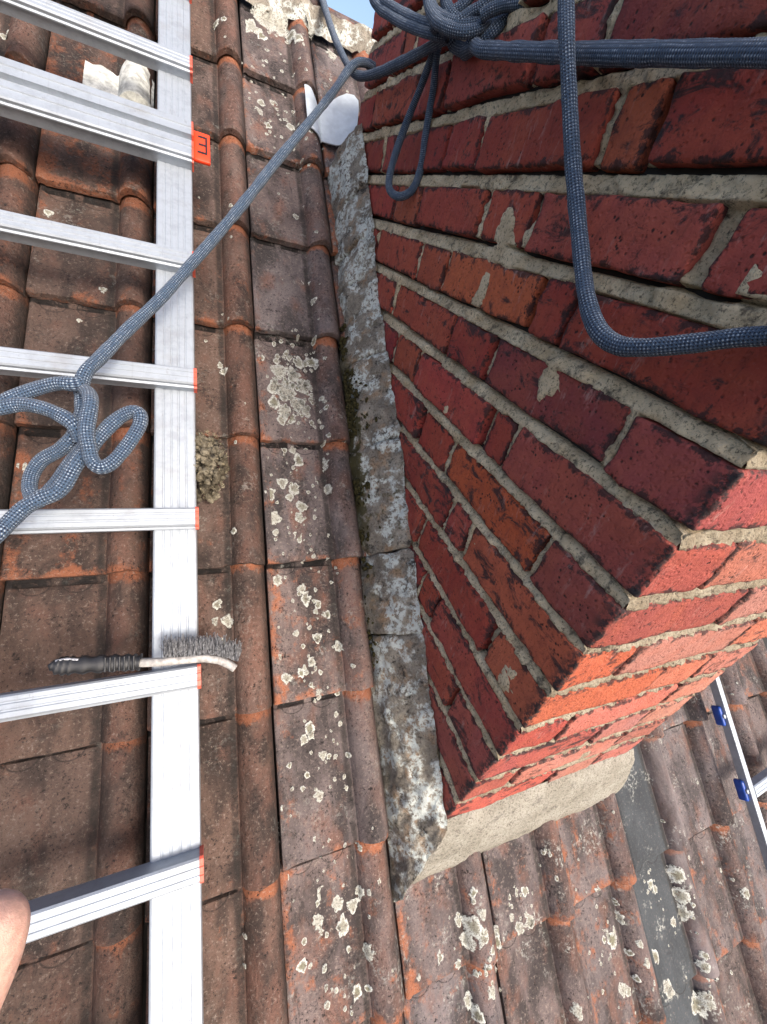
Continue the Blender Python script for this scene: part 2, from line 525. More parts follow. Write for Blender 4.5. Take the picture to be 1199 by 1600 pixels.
def tile_mesh(seed):
    us = [0.0, 0.004, 0.008, 0.012] + [0.012 + (ROLL0 - 0.024) * i / 6 for i in range(1, 7)] + [ROLL0 - 0.006] + [ROLL0 + (W - 0.0035 - ROLL0) * i / 12 for i in range(13)]
    vv = [0.0, 0.003, 0.010, 0.03, 0.06, 0.1, 0.14, 0.18, 0.21, 0.2235, 0.2255, 0.229, 0.2335, 0.26, TLEN]
    vs, fs = [], []
    m = len(us)
    for lay in (0, 1):
        for j, y in enumerate(vv):
            for x in us:
                q = (x + seed * 5.3, y + seed * 2.9, 0)
                z = prof(x) - DROP * y / G + 0.0012 * nz(q, 22) + 0.0005 * nz(q, 90)
                if 0.225 < y < 0.2335 and 0.010 < x < 0.112 and abs(x - 0.058) > 0.007:
                    z -= 0.0055
                yy = y
                if j == 0:
                    chip = max(0.0, nz((q[0], seed, 0.3), 45) - 0.25) * 0.010
                    yy += 0.0010 * nz(q, 60) + chip
                    z -= 0.0022
                if lay:
                    z -= THK if j < 2 else THK * 0.9
                vs.append((x, yy, z))
    N = m * len(vv)
    for j in range(len(vv) - 1):
        for i in range(m - 1):
            a = j * m + i
            fs.append((a, a + 1, a + m + 1, a + m))
            fs.append((N + a, N + a + m, N + a + m + 1, N + a + 1))
    nt_ = len(fs)
    for i in range(m - 1):
        fs.append((i, N + i, N + i + 1, i + 1))
    for j in range(len(vv) - 1):
        a = j * m
        fs.append((a, a + m, N + a + m, N + a))
        a = j * m + m - 1
        fs.append((a, N + a, N + a + m, a + m))
    me = mesh('roof_tile', vs, fs)
    me.polygons.foreach_set('use_smooth', [k < nt_ for k in range(len(fs))])
    me.set_sharp_from_angle(angle=math.radians(50))
    me.materials.append(M_TILE)
    return me


TILES = [tile_mesh(k) for k in range(6)]
roof = tag(empty('tiled_roof', (0, 0, 0), (PITCH, 0, 0)), 'weathered brown and orange clay tiled roof slope with rolls, below and beside the red brick chimney', 'roof')
INV = mw.inverted()


def in_view(pts, mx=240, my=160):
    for q in pts:
        c = INV @ q
        if c.z > -0.02:
            continue
        x, y = 599.5 + 630.97 * c.x / -c.z, 800 - 630.97 * c.y / -c.z
        if -mx < x < 1199 + mx and -my < y < 1600 + my:
            return True
    return False


# (column, course): (orange, grey, lichen) where the photograph shows a tile that differs
SPECIAL = {(1, 3): (0.30, 0.95, 0.4), (1, 2): (0.45, 0.7, 0.7), (1, 1): (0.40, 0.85, 0.5), (1, 0): (0.66, 0.6, 0.5), (1, -1): (0.42, 0.75, 0.3),
           (1, -2): (0.64, 0.6, 0.6), (0, 5): (0.35, 0.35, 0.4), (1, 5): (0.45, 0.6, 0.5), (1, 4): (0.35, 0.6, 0.4),
           (-1, -1): (0.42, 0.1, 0.1), (-1, 0): (0.25, 0.0, 0.1), (-1, 1): (0.68, 0.0, 0.1), (-1, 5): (0.85, 0.1, 0.3), (-1, 4): (0.9, 0.1, 0.2),
           (-2, 3): (0.7, 0.1, 0.4), (-1, 3): (0.55, 0.1, 0.3), (-1, 2): (0.35, 0.1, 0.1)}
GREY = {(5, -2), (5, -3), (5, -4)}
SLATE_ME = tile_mesh(9)
SLATE_ME.materials.clear()
SLATE_ME.materials.append(M_SLATE)
for k in range(-4, 7):
    for j in range(-4, 9):
        u0, v0 = L0 + (j - 1) * W, V0 + k * G
        cs = [rw(u0 + W * a, v0 + G * b, H + RH) for a in (0, .5, 1) for b in (0, .5, 1)]
        if not in_view(cs):
            continue
        y0, y1 = [(v * CP - H * SP) for v in (v0, v0 + G)]
        if u0 > 0.01 and u0 + W < 0.43 and y0 > 0.03 and y1 < 1.09:
            continue                                        # wholly inside the chimney
        grey = (j, k) in GREY
        me = SLATE_ME if grey else TILES[R.randrange(6)]
        o = link('roof_tile', me, parent=roof)
        o.location = (u0 + 0.003 + R.uniform(-.0012, .0012), v0 + R.uniform(-.003, .003), H + R.uniform(-.0012, .0012))
        o.rotation_euler = (R.uniform(-.004, .006), R.uniform(-.008, .008), R.uniform(-.006, .006))
        if grey:
            o['label'] = 'smooth slate grey tile'
        og, gy, li = SPECIAL.get((j, k), (R.uniform(.25, .62), R.uniform(0, .3) if j < 1 else R.uniform(.25, .75), R.uniform(.1, .4)))
        if j > 1 and (j, k) not in SPECIAL:
            og, gy, li = R.uniform(.35, .72), R.uniform(.55, 1.0), R.uniform(.7, 1.0)
        if grey:
            og, gy = .35, 1.0
        o.color = (og, gy, li, R.uniform(.50, .72) if j < 0 else R.uniform(.68, .85) if j == 0 else R.uniform(.82, 1.0))  # alpha: the ladder's shade painted on the left columns
# dark boarding and felt under the tiles
vs = [(-1.6, -1.3, H - 0.050), (2.4, -1.3, H - 0.050), (2.4, 1.86, H - 0.050), (-1.6, 1.86, H - 0.050)]
link('underlay', mesh('underlay', vs + [(a, b, c - 0.02) for a, b, c in vs], [(0, 1, 2, 3), (7, 6, 5, 4), (0, 4, 5, 1), (1, 5, 6, 2), (2, 6, 7, 3), (3, 7, 4, 0)]), M_FELT, roof)


def ridge_mesh(ln, seed):
    vs, fs = [], []
    for lay, rr in ((0, 0.100), (1, 0.087)):
        for i in range(9):
            for k in range(15):
                a = math.radians(12 + 176 * k / 14)
                x = ln * i / 8
                r = rr * (1 + 0.012 * nz((x * 1.0 + seed, a, seed), 6)) + (0.006 if i == 8 else 0)
                vs.append((x, -r * math.cos(a) * 0.95, r * math.sin(a) * 0.82))
    N = 9 * 15
    for i in range(8):
        for k in range(14):
            a = i * 15 + k
            fs.append((a, a + 15, a + 16, a + 1))
            fs.append((N + a, N + a + 1, N + a + 16, N + a + 15))
        for k in (0, 14):
            a = i * 15 + k
            fs.append((a, N + a, N + a + 15, a + 15) if k == 0 else (a, a + 15, N + a + 15, N + a))
    for k in range(14):
        fs.append((k, k + 1, N + k + 1, N + k))
        a = 8 * 15 + k
        fs.append((a, N + a, N + a + 1, a + 1))
    return mesh('ridge_tile', vs, fs)


# ridge tiles lie level along the top: undo the pitch
RV = 1.872
for i, x in enumerate((-0.72, -0.365, -0.012)):
    o = link('ridge_tile', ridge_mesh(0.345, i), M_TILE, roof, smooth=True)
    o.location = (x, RV, H - 0.085)
    o.rotation_euler = (-PITCH, 0, R.uniform(-.01, .01))
    o.color = (0.5, 0.6, 0.9, 1)
M_BED = mat_mortar('ridge_bedding_mortar', (0.24, 0.21, 0.17), (0.38, 0.34, 0.28), 0.8, lich=0.9)
vs, fs = [], []
for i in range(90):
    u = -0.75 + 1.12 * i / 89
    for k in range(6):
        t = k / 5
        v = 1.762 + 0.055 * t + 0.012 * nz((u, t, 1), 30)
        vs.append((u, v, surf(u, v) * 0.4 + (H + 0.01) * 0.6 - 0.012 + 0.030 * t + 0.008 * nz((u, t, 4), 45)))
for i in range(89):
    for k in range(5):
        a = i * 6 + k
        fs.append((a, a + 6, a + 7, a + 1))
link('ridge_mortar', mesh('ridge_mortar', vs, fs), M_BED, roof, smooth=True)

# lichen crusts, each at its place on the tiles
SPOTS = [(-0.207,0.501,0.0107),(-0.185,0.491,0.0108),(-0.171,0.549,0.0123),(-0.128,0.542,0.0113),(-0.194,0.473,0.0084),(-0.122,0.489,0.0075),(-0.229,0.481,0.0106),(-0.184,0.399,0.0106),(-0.179,0.432,0.0095),(-0.226,0.433,0.0116),(-0.225,0.405,0.0069),(-0.172,0.454,0.0108),(-0.136,0.511,0.0087),(-0.201,0.737,0.0179),(-0.172,0.734,0.0181),(-0.154,0.708,0.0168),(-0.187,0.69,0.019),(-0.212,0.701,0.0151),(-0.17,0.664,0.0178),(-0.152,0.652,0.0128),(-0.196,0.647,0.015),(-0.214,0.666,0.0124),(-0.157,0.765,0.0131),(-0.13,0.77,0.0107),(-0.184,0.635,0.0113),(-0.203,0.627,0.0099),(-0.224,0.321,0.009),(-0.182,0.301,0.008),(-0.177,0.283,0.0091),(-0.155,0.27,0.0069),(-0.162,0.212,0.009),(-0.219,0.155,0.0086),(-0.195,0.159,0.0065),(-0.176,0.174,0.0066),(-0.126,0.193,0.008),(-0.139,0.251,0.0058),(-0.198,0.225,0.0055),(-0.184,0.067,0.0085),(-0.182,0.057,0.0064),(-0.196,0.052,0.0074),(-0.166,0.021,0.0074),(-0.179,-0.033,0.0083),(-0.222,0.02,0.0041),(-0.136,0.079,0.0044),(-0.181,-0.174,0.0089),(-0.16,-0.194,0.011),(-0.135,-0.207,0.0101),(-0.192,-0.206,0.0097),(-0.153,-0.226,0.0119),(-0.12,-0.266,0.007),(-0.141,-0.312,0.0087),(-0.219,-0.251,0.0085),(-0.215,-0.223,0.0048),(-0.123,-0.19,0.0061),(-0.168,-0.166,0.005),(0.068,-0.294,0.0111),(0.079,-0.311,0.01),(0.057,-0.317,0.0088),(0.049,-0.291,0.0077),(0.005,-0.324,0.0064),(0.037,-0.344,0.0054),(0.078,-0.353,0.0066),(0.109,-0.26,0.008),(0.085,-0.28,0.0079),(0.198,-0.295,0.0084),(0.195,-0.34,0.0106),(0.171,-0.346,0.0104),(0.212,-0.335,0.0083),(0.222,-0.359,0.0071),(0.393,-0.449,0.014),(0.407,-0.438,0.0077),(0.394,-0.527,0.0112),(0.446,-0.49,0.0077),(0.457,-0.378,0.0067),(0.471,-0.365,0.0081),(0.608,-0.404,0.0142),(0.604,-0.44,0.0127),(0.601,-0.474,0.0112),(0.575,-0.483,0.0096),(0.507,-0.568,0.013),(0.512,-0.581,0.0117),(0.497,-0.515,0.0118),(0.594,-0.642,0.016),(0.66,-0.526,0.0085),(0.804,-0.495,0.0091),(0.616,-0.544,0.0069),(0.258,-0.491,0.0094),(0.22,-0.427,0.007),(0.203,-0.401,0.007),(0.063,-0.427,0.0085),(0.053,-0.41,0.0085),(-0.311,0.261,0.0073),(-0.325,0.288,0.0063),(-0.329,0.263,0.0052),(-0.305,0.722,0.006),(-0.31,0.735,0.006),(-0.297,0.409,0.0044),(-0.211,1.416,0.0119),(-0.191,1.377,0.0089),(-0.172,1.466,0.0092),(-0.138,1.404,0.0107),(-0.203,1.45,0.0106),(-0.14,1.132,0.0087),(-0.168,1.139,0.0071),(-0.218,1.096,0.0069),(-0.147,0.92,0.011),(-0.13,0.965,0.0084),(-0.167,0.931,0.0082),(-0.185,0.959,0.0068),(-0.142,0.89,0.0068),(-0.12,0.911,0.0055),(-0.211,0.968,0.0067),(-0.215,1.693,0.0253),(-0.174,1.743,0.0292),(-0.142,1.742,0.023),(-0.119,1.711,0.0132),(-0.079,1.82,0.0239),(-0.064,1.782,0.0171),(-0.193,1.675,0.0159),(-0.104,1.687,0.0132),(-0.038,1.788,0.0138),(-0.006,1.736,0.0138),(-0.303,1.623,0.0105),(-0.324,1.599,0.0074),(-0.283,1.623,0.0076),(-0.667,1.358,0.0082),(-0.562,1.235,0.0048),(-0.588,0.997,0.0067),(-0.585,0.517,0.0067),(-0.593,0.522,0.0057),(-0.5,0.85,0.0056),(-0.534,0.791,0.0043),(-0.588,0.687,0.004)]
rl = random.Random(3)
for _ in range(420):                                        # small scattered specks
    u, v = rl.uniform(-.42, 1.0), rl.uniform(-.75, 1.7)
    if -0.03 < u < 0.47 and -0.13 < v < 1.3:
        continue
    SPOTS.append((u, v, rl.uniform(.0018, .0045)))
cen = [(rl.uniform(-.03, .75), rl.uniform(-.65, -.25), rl.uniform(.010, .035)) for _ in range(20)]
for _ in range(300):
    cu_, cv_, sg = rl.choice(cen)
    u, v = rl.gauss(cu_, sg), rl.gauss(cv_, sg * 1.3)
    SPOTS.append((u, min(v, -.235 - .02 * rl.random()), rl.uniform(.0012, .0045) if rl.random() < .85 else rl.uniform(.005, .009)))
for _ in range(240):
    SPOTS.append((rl.gauss(-.165, .035), rl.uniform(-.6, .95), rl.uniform(.0015, .0048)))
for _ in range(70):
    SPOTS.append((rl.gauss(-.165, .025), rl.gauss(.70, .055), rl.uniform(.002, .007)))
for _ in range(60):
    SPOTS.append((rl.uniform(-.24, -.07), rl.uniform(1.3, 1.72), rl.uniform(.002, .005)))
vs, fs, uvs = [], [], []
for (u, v, r) in SPOTS:
    r *= 1.22
    seg = 18 if r > .006 else 10
    young = rl.random()
    c0 = len(vs)
    rings = (0.35, 0.72, 1.0)
    vs.append((u, v, surf(u, v) + 0.0009))
    ph = rl.random() * 9
    for q in rings:
        for k in range(seg):
            a = 2 * math.pi * k / seg
            rr = r * q * (1 + 0.6 * nz((math.cos(a) + ph, math.sin(a), ph), 1.6) + 0.30 * nz((math.cos(a) * 3, math.sin(a) * 3, ph), 1.5))
            x, y = u + rr * math.cos(a) * 0.93, v + rr * math.sin(a) * 1.08
            vs.append((x, y, surf(x, y) + (0.0009 if q < .9 else -0.0012)))
    for k in range(seg):
        n = (k + 1) % seg
        fs.append((c0, c0 + 1 + k, c0 + 1 + n))
        uvs += [(0, young), (.35, young), (.35, young)]
        for q in range(2):
            a = c0 + 1 + q * seg
            fs.append((a + k, a + seg + k, a + seg + n, a + n))
            uvs += [(rings[q], young), (rings[q + 1], young), (rings[q + 1], young), (rings[q], young)]
me = mesh('lichen', vs, fs)
ul = me.uv_layers.new(name='UVMap')
for i, q in enumerate(uvs):
    ul.data[i].uv = q
tag(link('lichen', me, M_LICHEN, roof, smooth=True), kind='stuff')

# ------------------------------------------------------------------ brick chimney
chim = tag(empty('brick_chimney', (0, 0, -0.14)), 'tall red brick chimney with rough beige mortar joints, rising through the tiled roof', 'chimney')


def chimney_part(name, me, m, smooth=True):
    o = link(name, me, m, chim, smooth=smooth)
    o.matrix_parent_inverse = chim.matrix_world.inverted()
    return o


chim.matrix_world = Matrix.Translation((0, 0, -0.14))
CH, CWID, CDEP = 0.075, 0.44, 1.12
ODD = [(0, .216), (.2235, .2735), (.2815, .5015), (.5095, .604), (.612, .830), (.838, .892), (.900, 1.118)]
EVEN = [(0, .100), (.108, .326), (.334, .434), (.442, .656), (.664, .774), (.782, 1.0), (1.008, 1.118)]
SPEC_ROWS = {5: [(0, .2135), (.2215, .272), (.281, .504), (.513, .613), (.622, .84), (.848, 1.118)],
             8: [(0, .110), (.126, .328), (.340, .440), (.448, .655), (.664, .774), (.782, 1.0), (1.008, 1.118)],
             6: [(0, .096), (.103, .317), (.325, .428), (.437, .667), (.675, .775), (.783, 1.0), (1.008, 1.118)]}
LEFT_MIN = {k: -9 for k in range(20)}
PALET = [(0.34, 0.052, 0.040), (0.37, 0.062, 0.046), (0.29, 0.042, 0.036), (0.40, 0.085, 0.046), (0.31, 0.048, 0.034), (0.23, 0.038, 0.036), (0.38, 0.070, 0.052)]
TINT = {(9, 0): (0.317, 0.050, 0.038), (8, 1): (0.396, 0.092, 0.069), (7, 2): (0.475, 0.124, 0.054), (7, 0): (0.290, 0.045, 0.034), (6, 1): (0.224, 0.043, 0.043), (10, 2): (0.330, 0.065, 0.050),
        (9, 1): (0.449, 0.097, 0.050), (6, 0): (0.304, 0.045, 0.036), (5, 0): (0.277, 0.041, 0.036), (5, 2): (0.396, 0.070, 0.050), (4, 1): (0.436, 0.092, 0.039), (3, 0): (0.422, 0.086, 0.036), (2, 0): (0.409, 0.084, 0.039), (2, 1): (0.343, 0.059, 0.039), (1, 0): (0.317, 0.045, 0.034)}


def wave(k, y):                                             # courses are never dead level
    return 0.0022 * nz((k * 3.7, y, 0.0), 5)


def brick(cx, cy, cz, sx, sy, sz, col, seed):
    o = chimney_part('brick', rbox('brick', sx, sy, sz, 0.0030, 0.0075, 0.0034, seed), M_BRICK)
    o.location = (cx, cy, cz)
    o.rotation_euler = (R.uniform(-.010, .010), R.uniform(-.010, .010), R.uniform(-.008, .008))
    o.color = (*[min(1, x * R.uniform(1.0, 1.22)) for x in col], 1)


LAY_L, LAY_F = {}, {}
bj = 0.0070


def hj(k):
    return 0.0072 if k < 4 else 0.0072 + 0.0006 * min(5, k - 3)


ROWS = range(-3, 13)
for k in ROWS:
    row = SPEC_ROWS.get(k, EVEN if k % 2 == 0 else ODD)
    LAY_L[k] = [(a + R.uniform(-.001, .001) if a else 0, b + R.uniform(-.0015, .0015)) for a, b in row]
    fr = [(0, .206), (.2155, .318), (.3265, .44)] if k % 2 == 0 else [(0, .0865), (.096, .318), (.3275, .44)]
    if k == 3:
        fr = [(0, .0865), (.0975, .322), (.334, .44)]
    LAY_F[k] = fr
    zc = CH * (k + .5)
    for i, (a, b) in enumerate(LAY_L[k]):
        zz = zc + wave(k, (a + b) / 2) + R.uniform(-.0008, .0008)
        # the fillet hides whatever lies below the roof on this side
        yy = (a + b) / 2
        if (zc + CH) * CP - a * SP < -0.16:
            continue
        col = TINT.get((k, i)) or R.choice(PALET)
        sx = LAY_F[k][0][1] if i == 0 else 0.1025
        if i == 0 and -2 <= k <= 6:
            col = tuple(lerp(c_, t_, .16) for c_, t_ in zip(col, (.50, .24, .19)))  # corner bricks paled too, sunlight on the front painted into their colour
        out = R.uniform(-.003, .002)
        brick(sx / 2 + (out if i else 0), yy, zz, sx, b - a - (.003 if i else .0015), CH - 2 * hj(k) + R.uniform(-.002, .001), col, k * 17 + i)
    if -2 <= k <= 6:
        for i, (a, b) in enumerate(LAY_F[k]):
            if i == 0:
                continue
            lit = R.choice([(.44, .185, .15), (.47, .20, .155), (.40, .15, .12), (.48, .17, .115)])  # sunlit front: its brighter, pinker tone is painted into the brick colour
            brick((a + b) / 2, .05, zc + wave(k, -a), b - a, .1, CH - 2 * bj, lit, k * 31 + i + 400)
    else:
        if k > 6:
            for i, (a, b) in enumerate(LAY_F[k]):
                if i:
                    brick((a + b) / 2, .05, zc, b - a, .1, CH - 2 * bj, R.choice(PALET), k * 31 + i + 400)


def joint_depth(lay, y, z, y_, flush):
    """how far the mortar lies behind the brick face at a point of the wall"""
    k = math.floor(z / CH)
    f = (z - wave(k, y)) / CH
    kk = math.floor(f)
    d = (f - kk) * CH                                       # height above the joint centre line below
    bed = None
    j_ = hj(kk)
    if d < j_ + .001:
        bed, t = True, (d + j_) / (2 * j_)
    elif d > CH - j_ - .001:
        bed, t = True, (d - CH + j_) / (2 * j_)
    if bed:
        t = max(0, min(1, t))
        return 0.0020 + 0.006 * t + (0.022 * min(1, (t - .80) / .10) if t > .80 else 0)   # struck: flush below, deep under the brick above
    # upright joints: some still filled flush, others washed out deep
    iv = lay.get(kk)
    if iv:
        for n_, (e0, e1) in enumerate(iv):
            if n_ and iv[n_ - 1][1] - .003 < y_ < e0 + .003:
                return (0.0030, 0.011, 0.0045, 0.014, 0.010, 0.0035, 0.013)[(kk * 5 + n_ * 3) % 7] if flush else 0.016
    return 0.016


def wall_mortar(face):
    n_h = 280 if face == 'left' else 150
    hmax = CDEP if face == 'left' else CWID
    z0, z1 = (-0.20, 0.985) if face == 'left' else (-0.20, 0.985)
    n_v = int((z1 - z0) / 0.0026)
    vs, fs = [], []
    for i in range(n_h + 1):
        h = 0.004 + (hmax - 0.008) * (i / n_h)
        for j in range(n_v + 1):
            z = z0 + (z1 - z0) * j / n_v
            y = h if face == 'left' else -h
            d = joint_depth(LAY_L if face == 'left' else LAY_F, y, z, h, face == 'left')
            q = (h * 1.0, z, 3.0 if face == 'left' else 9.0)
            smear = nz(q, 9) + 0.5 * nz(q, 27)
            d += 0.0040 * nz(q, 60) + 0.0030 * nz(q, 150) + 0.0020 * nz(q, 280)
            d -= max(0.0, smear - 0.32) * 0.035 * (1.4 if z > 0.45 else 0.8)
            d = max(-0.0008, d)
            # never in front of the corner, the two sheets meet there
            d = max(d, 0.0005) if h < 0.012 else d
            vs.append((d, h, z) if face == 'left' else (h, d, z))
    m = n_v + 1
    for i in range(n_h):
        for j in range(n_v):
            a = i * m + j
            fs.append((a, a + 1, a + m + 1, a + m) if face == 'left' else (a, a + m, a + m + 1, a + 1))
    return mesh('mortar', vs, fs)


chimney_part('mortar', wall_mortar('left'), M_MORTAR).location = (0, 0, 0)
chimney_part('mortar', wall_mortar('front'), M_MORTAR_F)
core = chimney_part('core', rbox('core', CWID - .03, CDEP - .03, 1.3, 0, 1), M_FELT, smooth=False)
core.location = (CWID / 2, CDEP / 2, .30)
# far side face of the chimney, plain brick skin where no picture looks
for k in range(-1, 13):
    for i in range(5):
        if 0.075 * k > -0.1 + 0.0 * i:
            pass

# mortar fillet down the left side, in cracked lengths
FS = [(-0.003, -0.087), (-0.012, -0.099), (-0.022, -0.114), (-0.032, -0.130), (-0.042, -0.146), (-0.051, -0.161), (-0.058, -0.176), (-0.066, -0.205)]


def fillet_piece(va, vb, seed, mitre=False):
    n = max(6, int((vb - va) / 0.004))
    sub = 3
    pts = []
    for i in range(len(FS) - 1):
        for s in range(sub):
            t = s / sub
            pts.append((lerp(FS[i][0], FS[i + 1][0], t), lerp(FS[i][1], FS[i + 1][1], t)))
    pts.append(FS[-1])
    m = len(pts)
    vs, fs = [], []
    for i in range(n + 1):
        for k, (u, nn) in enumerate(pts):
            s = k / (m - 1)
            a = lerp(-0.097, -0.226, s ** 1.1) if mitre else va + 0.004 * nz((s * 2, seed, 0), 2) + 0.010 * (0.5 - s) * math.sin(seed * 5)
            b = vb + 0.004 * nz((s * 2, seed + 7, 0), 2) - 0.002
            v = lerp(a, b, i / n)
            end = min(1, min(i, n - i) / 2.0) if not mitre else min(1, (n - i) / 2.0)
            e = 0.0045 * (1 - end)
            q = (u, v, nn)
            d = 0.0060 * nz(q, 24) + 0.0058 * nz(q, 65) + 0.0036 * nz(q, 150) - e + 0.002 * math.sin(seed * 7) + 0.007 * math.sin(math.pi * s) + 0.006 * nz((v, s * .5, seed), 13)
            f_ = min(1, max(0, (v - .65) / .55))
            u = u * (1 - .28 * f_)
            top_ = -.010 - .008 * math.exp(-((v - .88) / .10) ** 2) + .008 * math.exp(-((v - .57) / .08) ** 2) + .010 * f_ * (v > 1.0)
            nn = nn + top_ * (1 - s)
            w_ = 0.012 * nz((v, 2.0, seed * .2), 11)
            vs.append(rw(u - d * (0.35 if k else 0.0) - w_ * s, v, nn + d * 0.9))
    for i in range(n):
        for k in range(m - 1):
            a = i * m + k
            fs.append((a, a + 1, a + m + 1, a + m))
    # close the two ends down to the roof so the crack has depth
    for i in (0, n):
        c = len(vs)
        for k, (u, nn) in enumerate(pts):
            v = 0
            p = Vector(vs[i * m + k])
            vs.append(p + rw(0.02 * (1 - k / m), 0, -0.03) - rw(0, 0, 0))
        for k in range(m - 1):
            q = (i * m + k, c + k, c + k + 1, i * m + k + 1)
            fs.append(q if i == 0 else q[::-1])
    return mesh('mortar_slab', vs, fs)


CUTS = [-0.2, 0.205, 0.352, 0.562, 0.755, 0.945, 1.035, 1.16, 1.33]
for i in range(len(CUTS) - 1):
    chimney_part('mortar_slab', fillet_piece(CUTS[i], CUTS[i + 1], i + 1, i == 0), M_FILLET)

# sandy mortar apron across the front
AP = [(0.0, 0.000, -0.134), (0.2, -0.014, -0.158), (0.5, -0.028, -0.210), (0.8, -0.037, -0.262), (1.0, -0.036, -0.300)]   # t, y, z


def apron():
    vs, fs = [], []
    n, m = 120, 16
    for i in range(n + 1):
        for k in range(m + 1):
            t = k / m
            a = next(x for x in range(len(AP) - 1) if AP[x + 1][0] >= t)
            f = (t - AP[a][0]) / (AP[a + 1][0] - AP[a][0])
            y, z = lerp(AP[a][1], AP[a + 1][1], f), lerp(AP[a][2], AP[a + 1][2], f)
            x = lerp(-0.067 * t, 0.452 + 0.035 * t, i / n)
            q = (x, y, z)
            d = 0.0024 * nz(q, 26) + 0.0020 * nz(q, 80) + 0.0016 * nz(q, 200)
            wv = 0.003 * nz((x, 5.0, 0), 14) * t
            vs.append((x, y - d * 0.7 * min(1, t * 3) + wv, z + d + (0.003 * nz((x, 1.0, 0), 18) if k < 3 else 0)))
    for i in range(n):
        for k in range(m):
            a = i * (m + 1) + k
            fs.append((a, a + 1, a + m + 2, a + m + 1))
    c = len(vs)
    for k in range(m + 1):
        p = vs[n * (m + 1) + k]
        vs.append((p[0] - 0.02, 0.02, p[2] - 0.02))
    for k in range(m):
        a = n * (m + 1) + k
        fs.append((a, c + k, c + k + 1, a + 1)[::-1])
    return mesh('mortar_apron', vs, fs)


chimney_part('mortar_apron', apron(), M_APRON)

# moss in the gutter between the last roll and the fillet
rm = random.Random(11)
vs, fs = [], []
ico = bmesh.new()
bmesh.ops.create_icosphere(ico, subdivisions=1, radius=1)
ico.verts.ensure_lookup_table()
IV = [tuple(v.co) for v in ico.verts]
IF = [tuple(v.index for v in f.verts) for f in ico.faces]
ico.free()
for _ in range(1100):
    v = rm.choice([rm.gauss(.64, .09), rm.uniform(.15, .85), rm.gauss(.52, .05), rm.gauss(.62, .05)])
    if nz((v, 0.3, 0.7), 26) < -0.05:
        continue
    wide = 0.5 + 0.5 * math.exp(-((v - .58) / .12) ** 2)
    u = -0.0700 + abs(rm.gauss(0, .012)) * wide + 0.002
    n = H + .006 + max(0, (u + .066)) * 1.9 + rm.uniform(-.004, .003)
    r = rm.uniform(.0012, .0040)
    c0 = len(vs)
    for q in IV:
        f = r * (1 + .5 * rm.uniform(-1, 1))
        vs.append((u + q[0] * f, v + q[1] * f * 1.3, n + q[2] * f))
    fs += [tuple(c0 + i for i in t) for t in IF]
tag(link('moss', mesh('moss', vs, fs), M_MOSS, roof, smooth=True), kind='stuff')


# ------------------------------------------------------------------ thin sheets dressed over the tiles
def sheet(name, poly, m, label, cat, lift=0.004, ref=None, nu=40, nv=40, lo=None):
    us = [p[0] for p in poly]
    vv = [p[1] for p in poly]
    u0, u1, v0, v1 = min(us), max(us), min(vv), max(vv)

    def inside(x, y):
        c = False
        j = len(poly) - 1
        for i in range(len(poly)):
            xi, yi = poly[i]
            xj, yj = poly[j]
            if (yi > y) != (yj > y) and x < (xj - xi) * (y - yi) / (yj - yi) + xi:
                c = not c
            j = i
        return c
    bm = bmesh.new()
    pv = [bm.verts.new((x, y, 0)) for x, y in poly]
    bm.faces.new(pv)
    for i in range(1, nu):
        x = u0 + (u1 - u0) * i / nu
        bmesh.ops.bisect_plane(bm, geom=bm.verts[:] + bm.edges[:] + bm.faces[:], plane_co=(x, 0, 0), plane_no=(1, 0, 0))
    for i in range(1, nv):
        y = v0 + (v1 - v0) * i / nv
        bmesh.ops.bisect_plane(bm, geom=bm.verts[:] + bm.edges[:] + bm.faces[:], plane_co=(0, y, 0), plane_no=(0, 1, 0))
    for v in bm.verts:
        v.co.z = ref(v.co.x, v.co.y) + lift + 0.0012 * nz((v.co.x, v.co.y, 2), 40)
    bmesh.ops.recalc_face_normals(bm, faces=bm.faces)
    r = bmesh.ops.solidify(bm, geom=bm.faces[:], thickness=0.0022)
    bmesh.ops.recalc_face_normals(bm, faces=bm.faces)
    c = Vector(((u0 + u1) / 2, v0, ref((u0 + u1) / 2, v0)))
    for v in bm.verts:
        v.co -= c
    me = bpy.data.meshes.new(name)
    bm.to_mesh(me)
    bm.free()
    o = link(name, me, m, None, smooth=True)
    me.set_sharp_from_angle(angle=math.radians(40))
    o.location = rw(*c)
    o.rotation_euler = (PITCH, 0, 0)
    return tag(o, label, cat)


def ref_lead(u, v):
    b = H + prof(((u - L0) / W - math.floor((u - L0) / W)) * W) - .004
    if u > -0.066:
        b = max(H + .004, H + .004 + (u + .03) * .35)
    return b


poly = [(-.1035, 1.505), (-.1035, 1.372), (-.086, 1.366), (-.05, 1.366), (-.008, 1.373), (.012, 1.40), (.026, 1.44), (.034, 1.49), (.035, 1.515), (.026, 1.532), (.008, 1.538), (-.012, 1.528), (-.035, 1.508), (-.052, 1.486), (-.064, 1.470), (-.075, 1.480), (-.088, 1.500)]
sheet('metal_sheet', poly, M_LEAD, 'pale grey rounded metal sheet tucked under a tile above the chimney fillet', 'flashing', 0.004, ref_lead)


def ref_patch(u, v):
    return surf(u, v) + (0.0 if v > V0 + 5 * G else 0.004)


poly = [(-.545, 1.20), (-.425, 1.20), (-.4255, 1.372), (-.437, 1.385), (-.448, 1.395), (-.462, 1.386), (-.476, 1.372), (-.490, 1.352), (-.502, 1.362), (-.518, 1.368), (-.530, 1.362), (-.544, 1.367)]
sheet('white_patch', poly, M_PAINT, 'streaked off-white patch over the tiles beside the stile, above the double rung', 'patch', 0.003, lambda u, v: max(surf(u, v), surf(u, v - .004), surf(u, v + .004)), 40, 60)

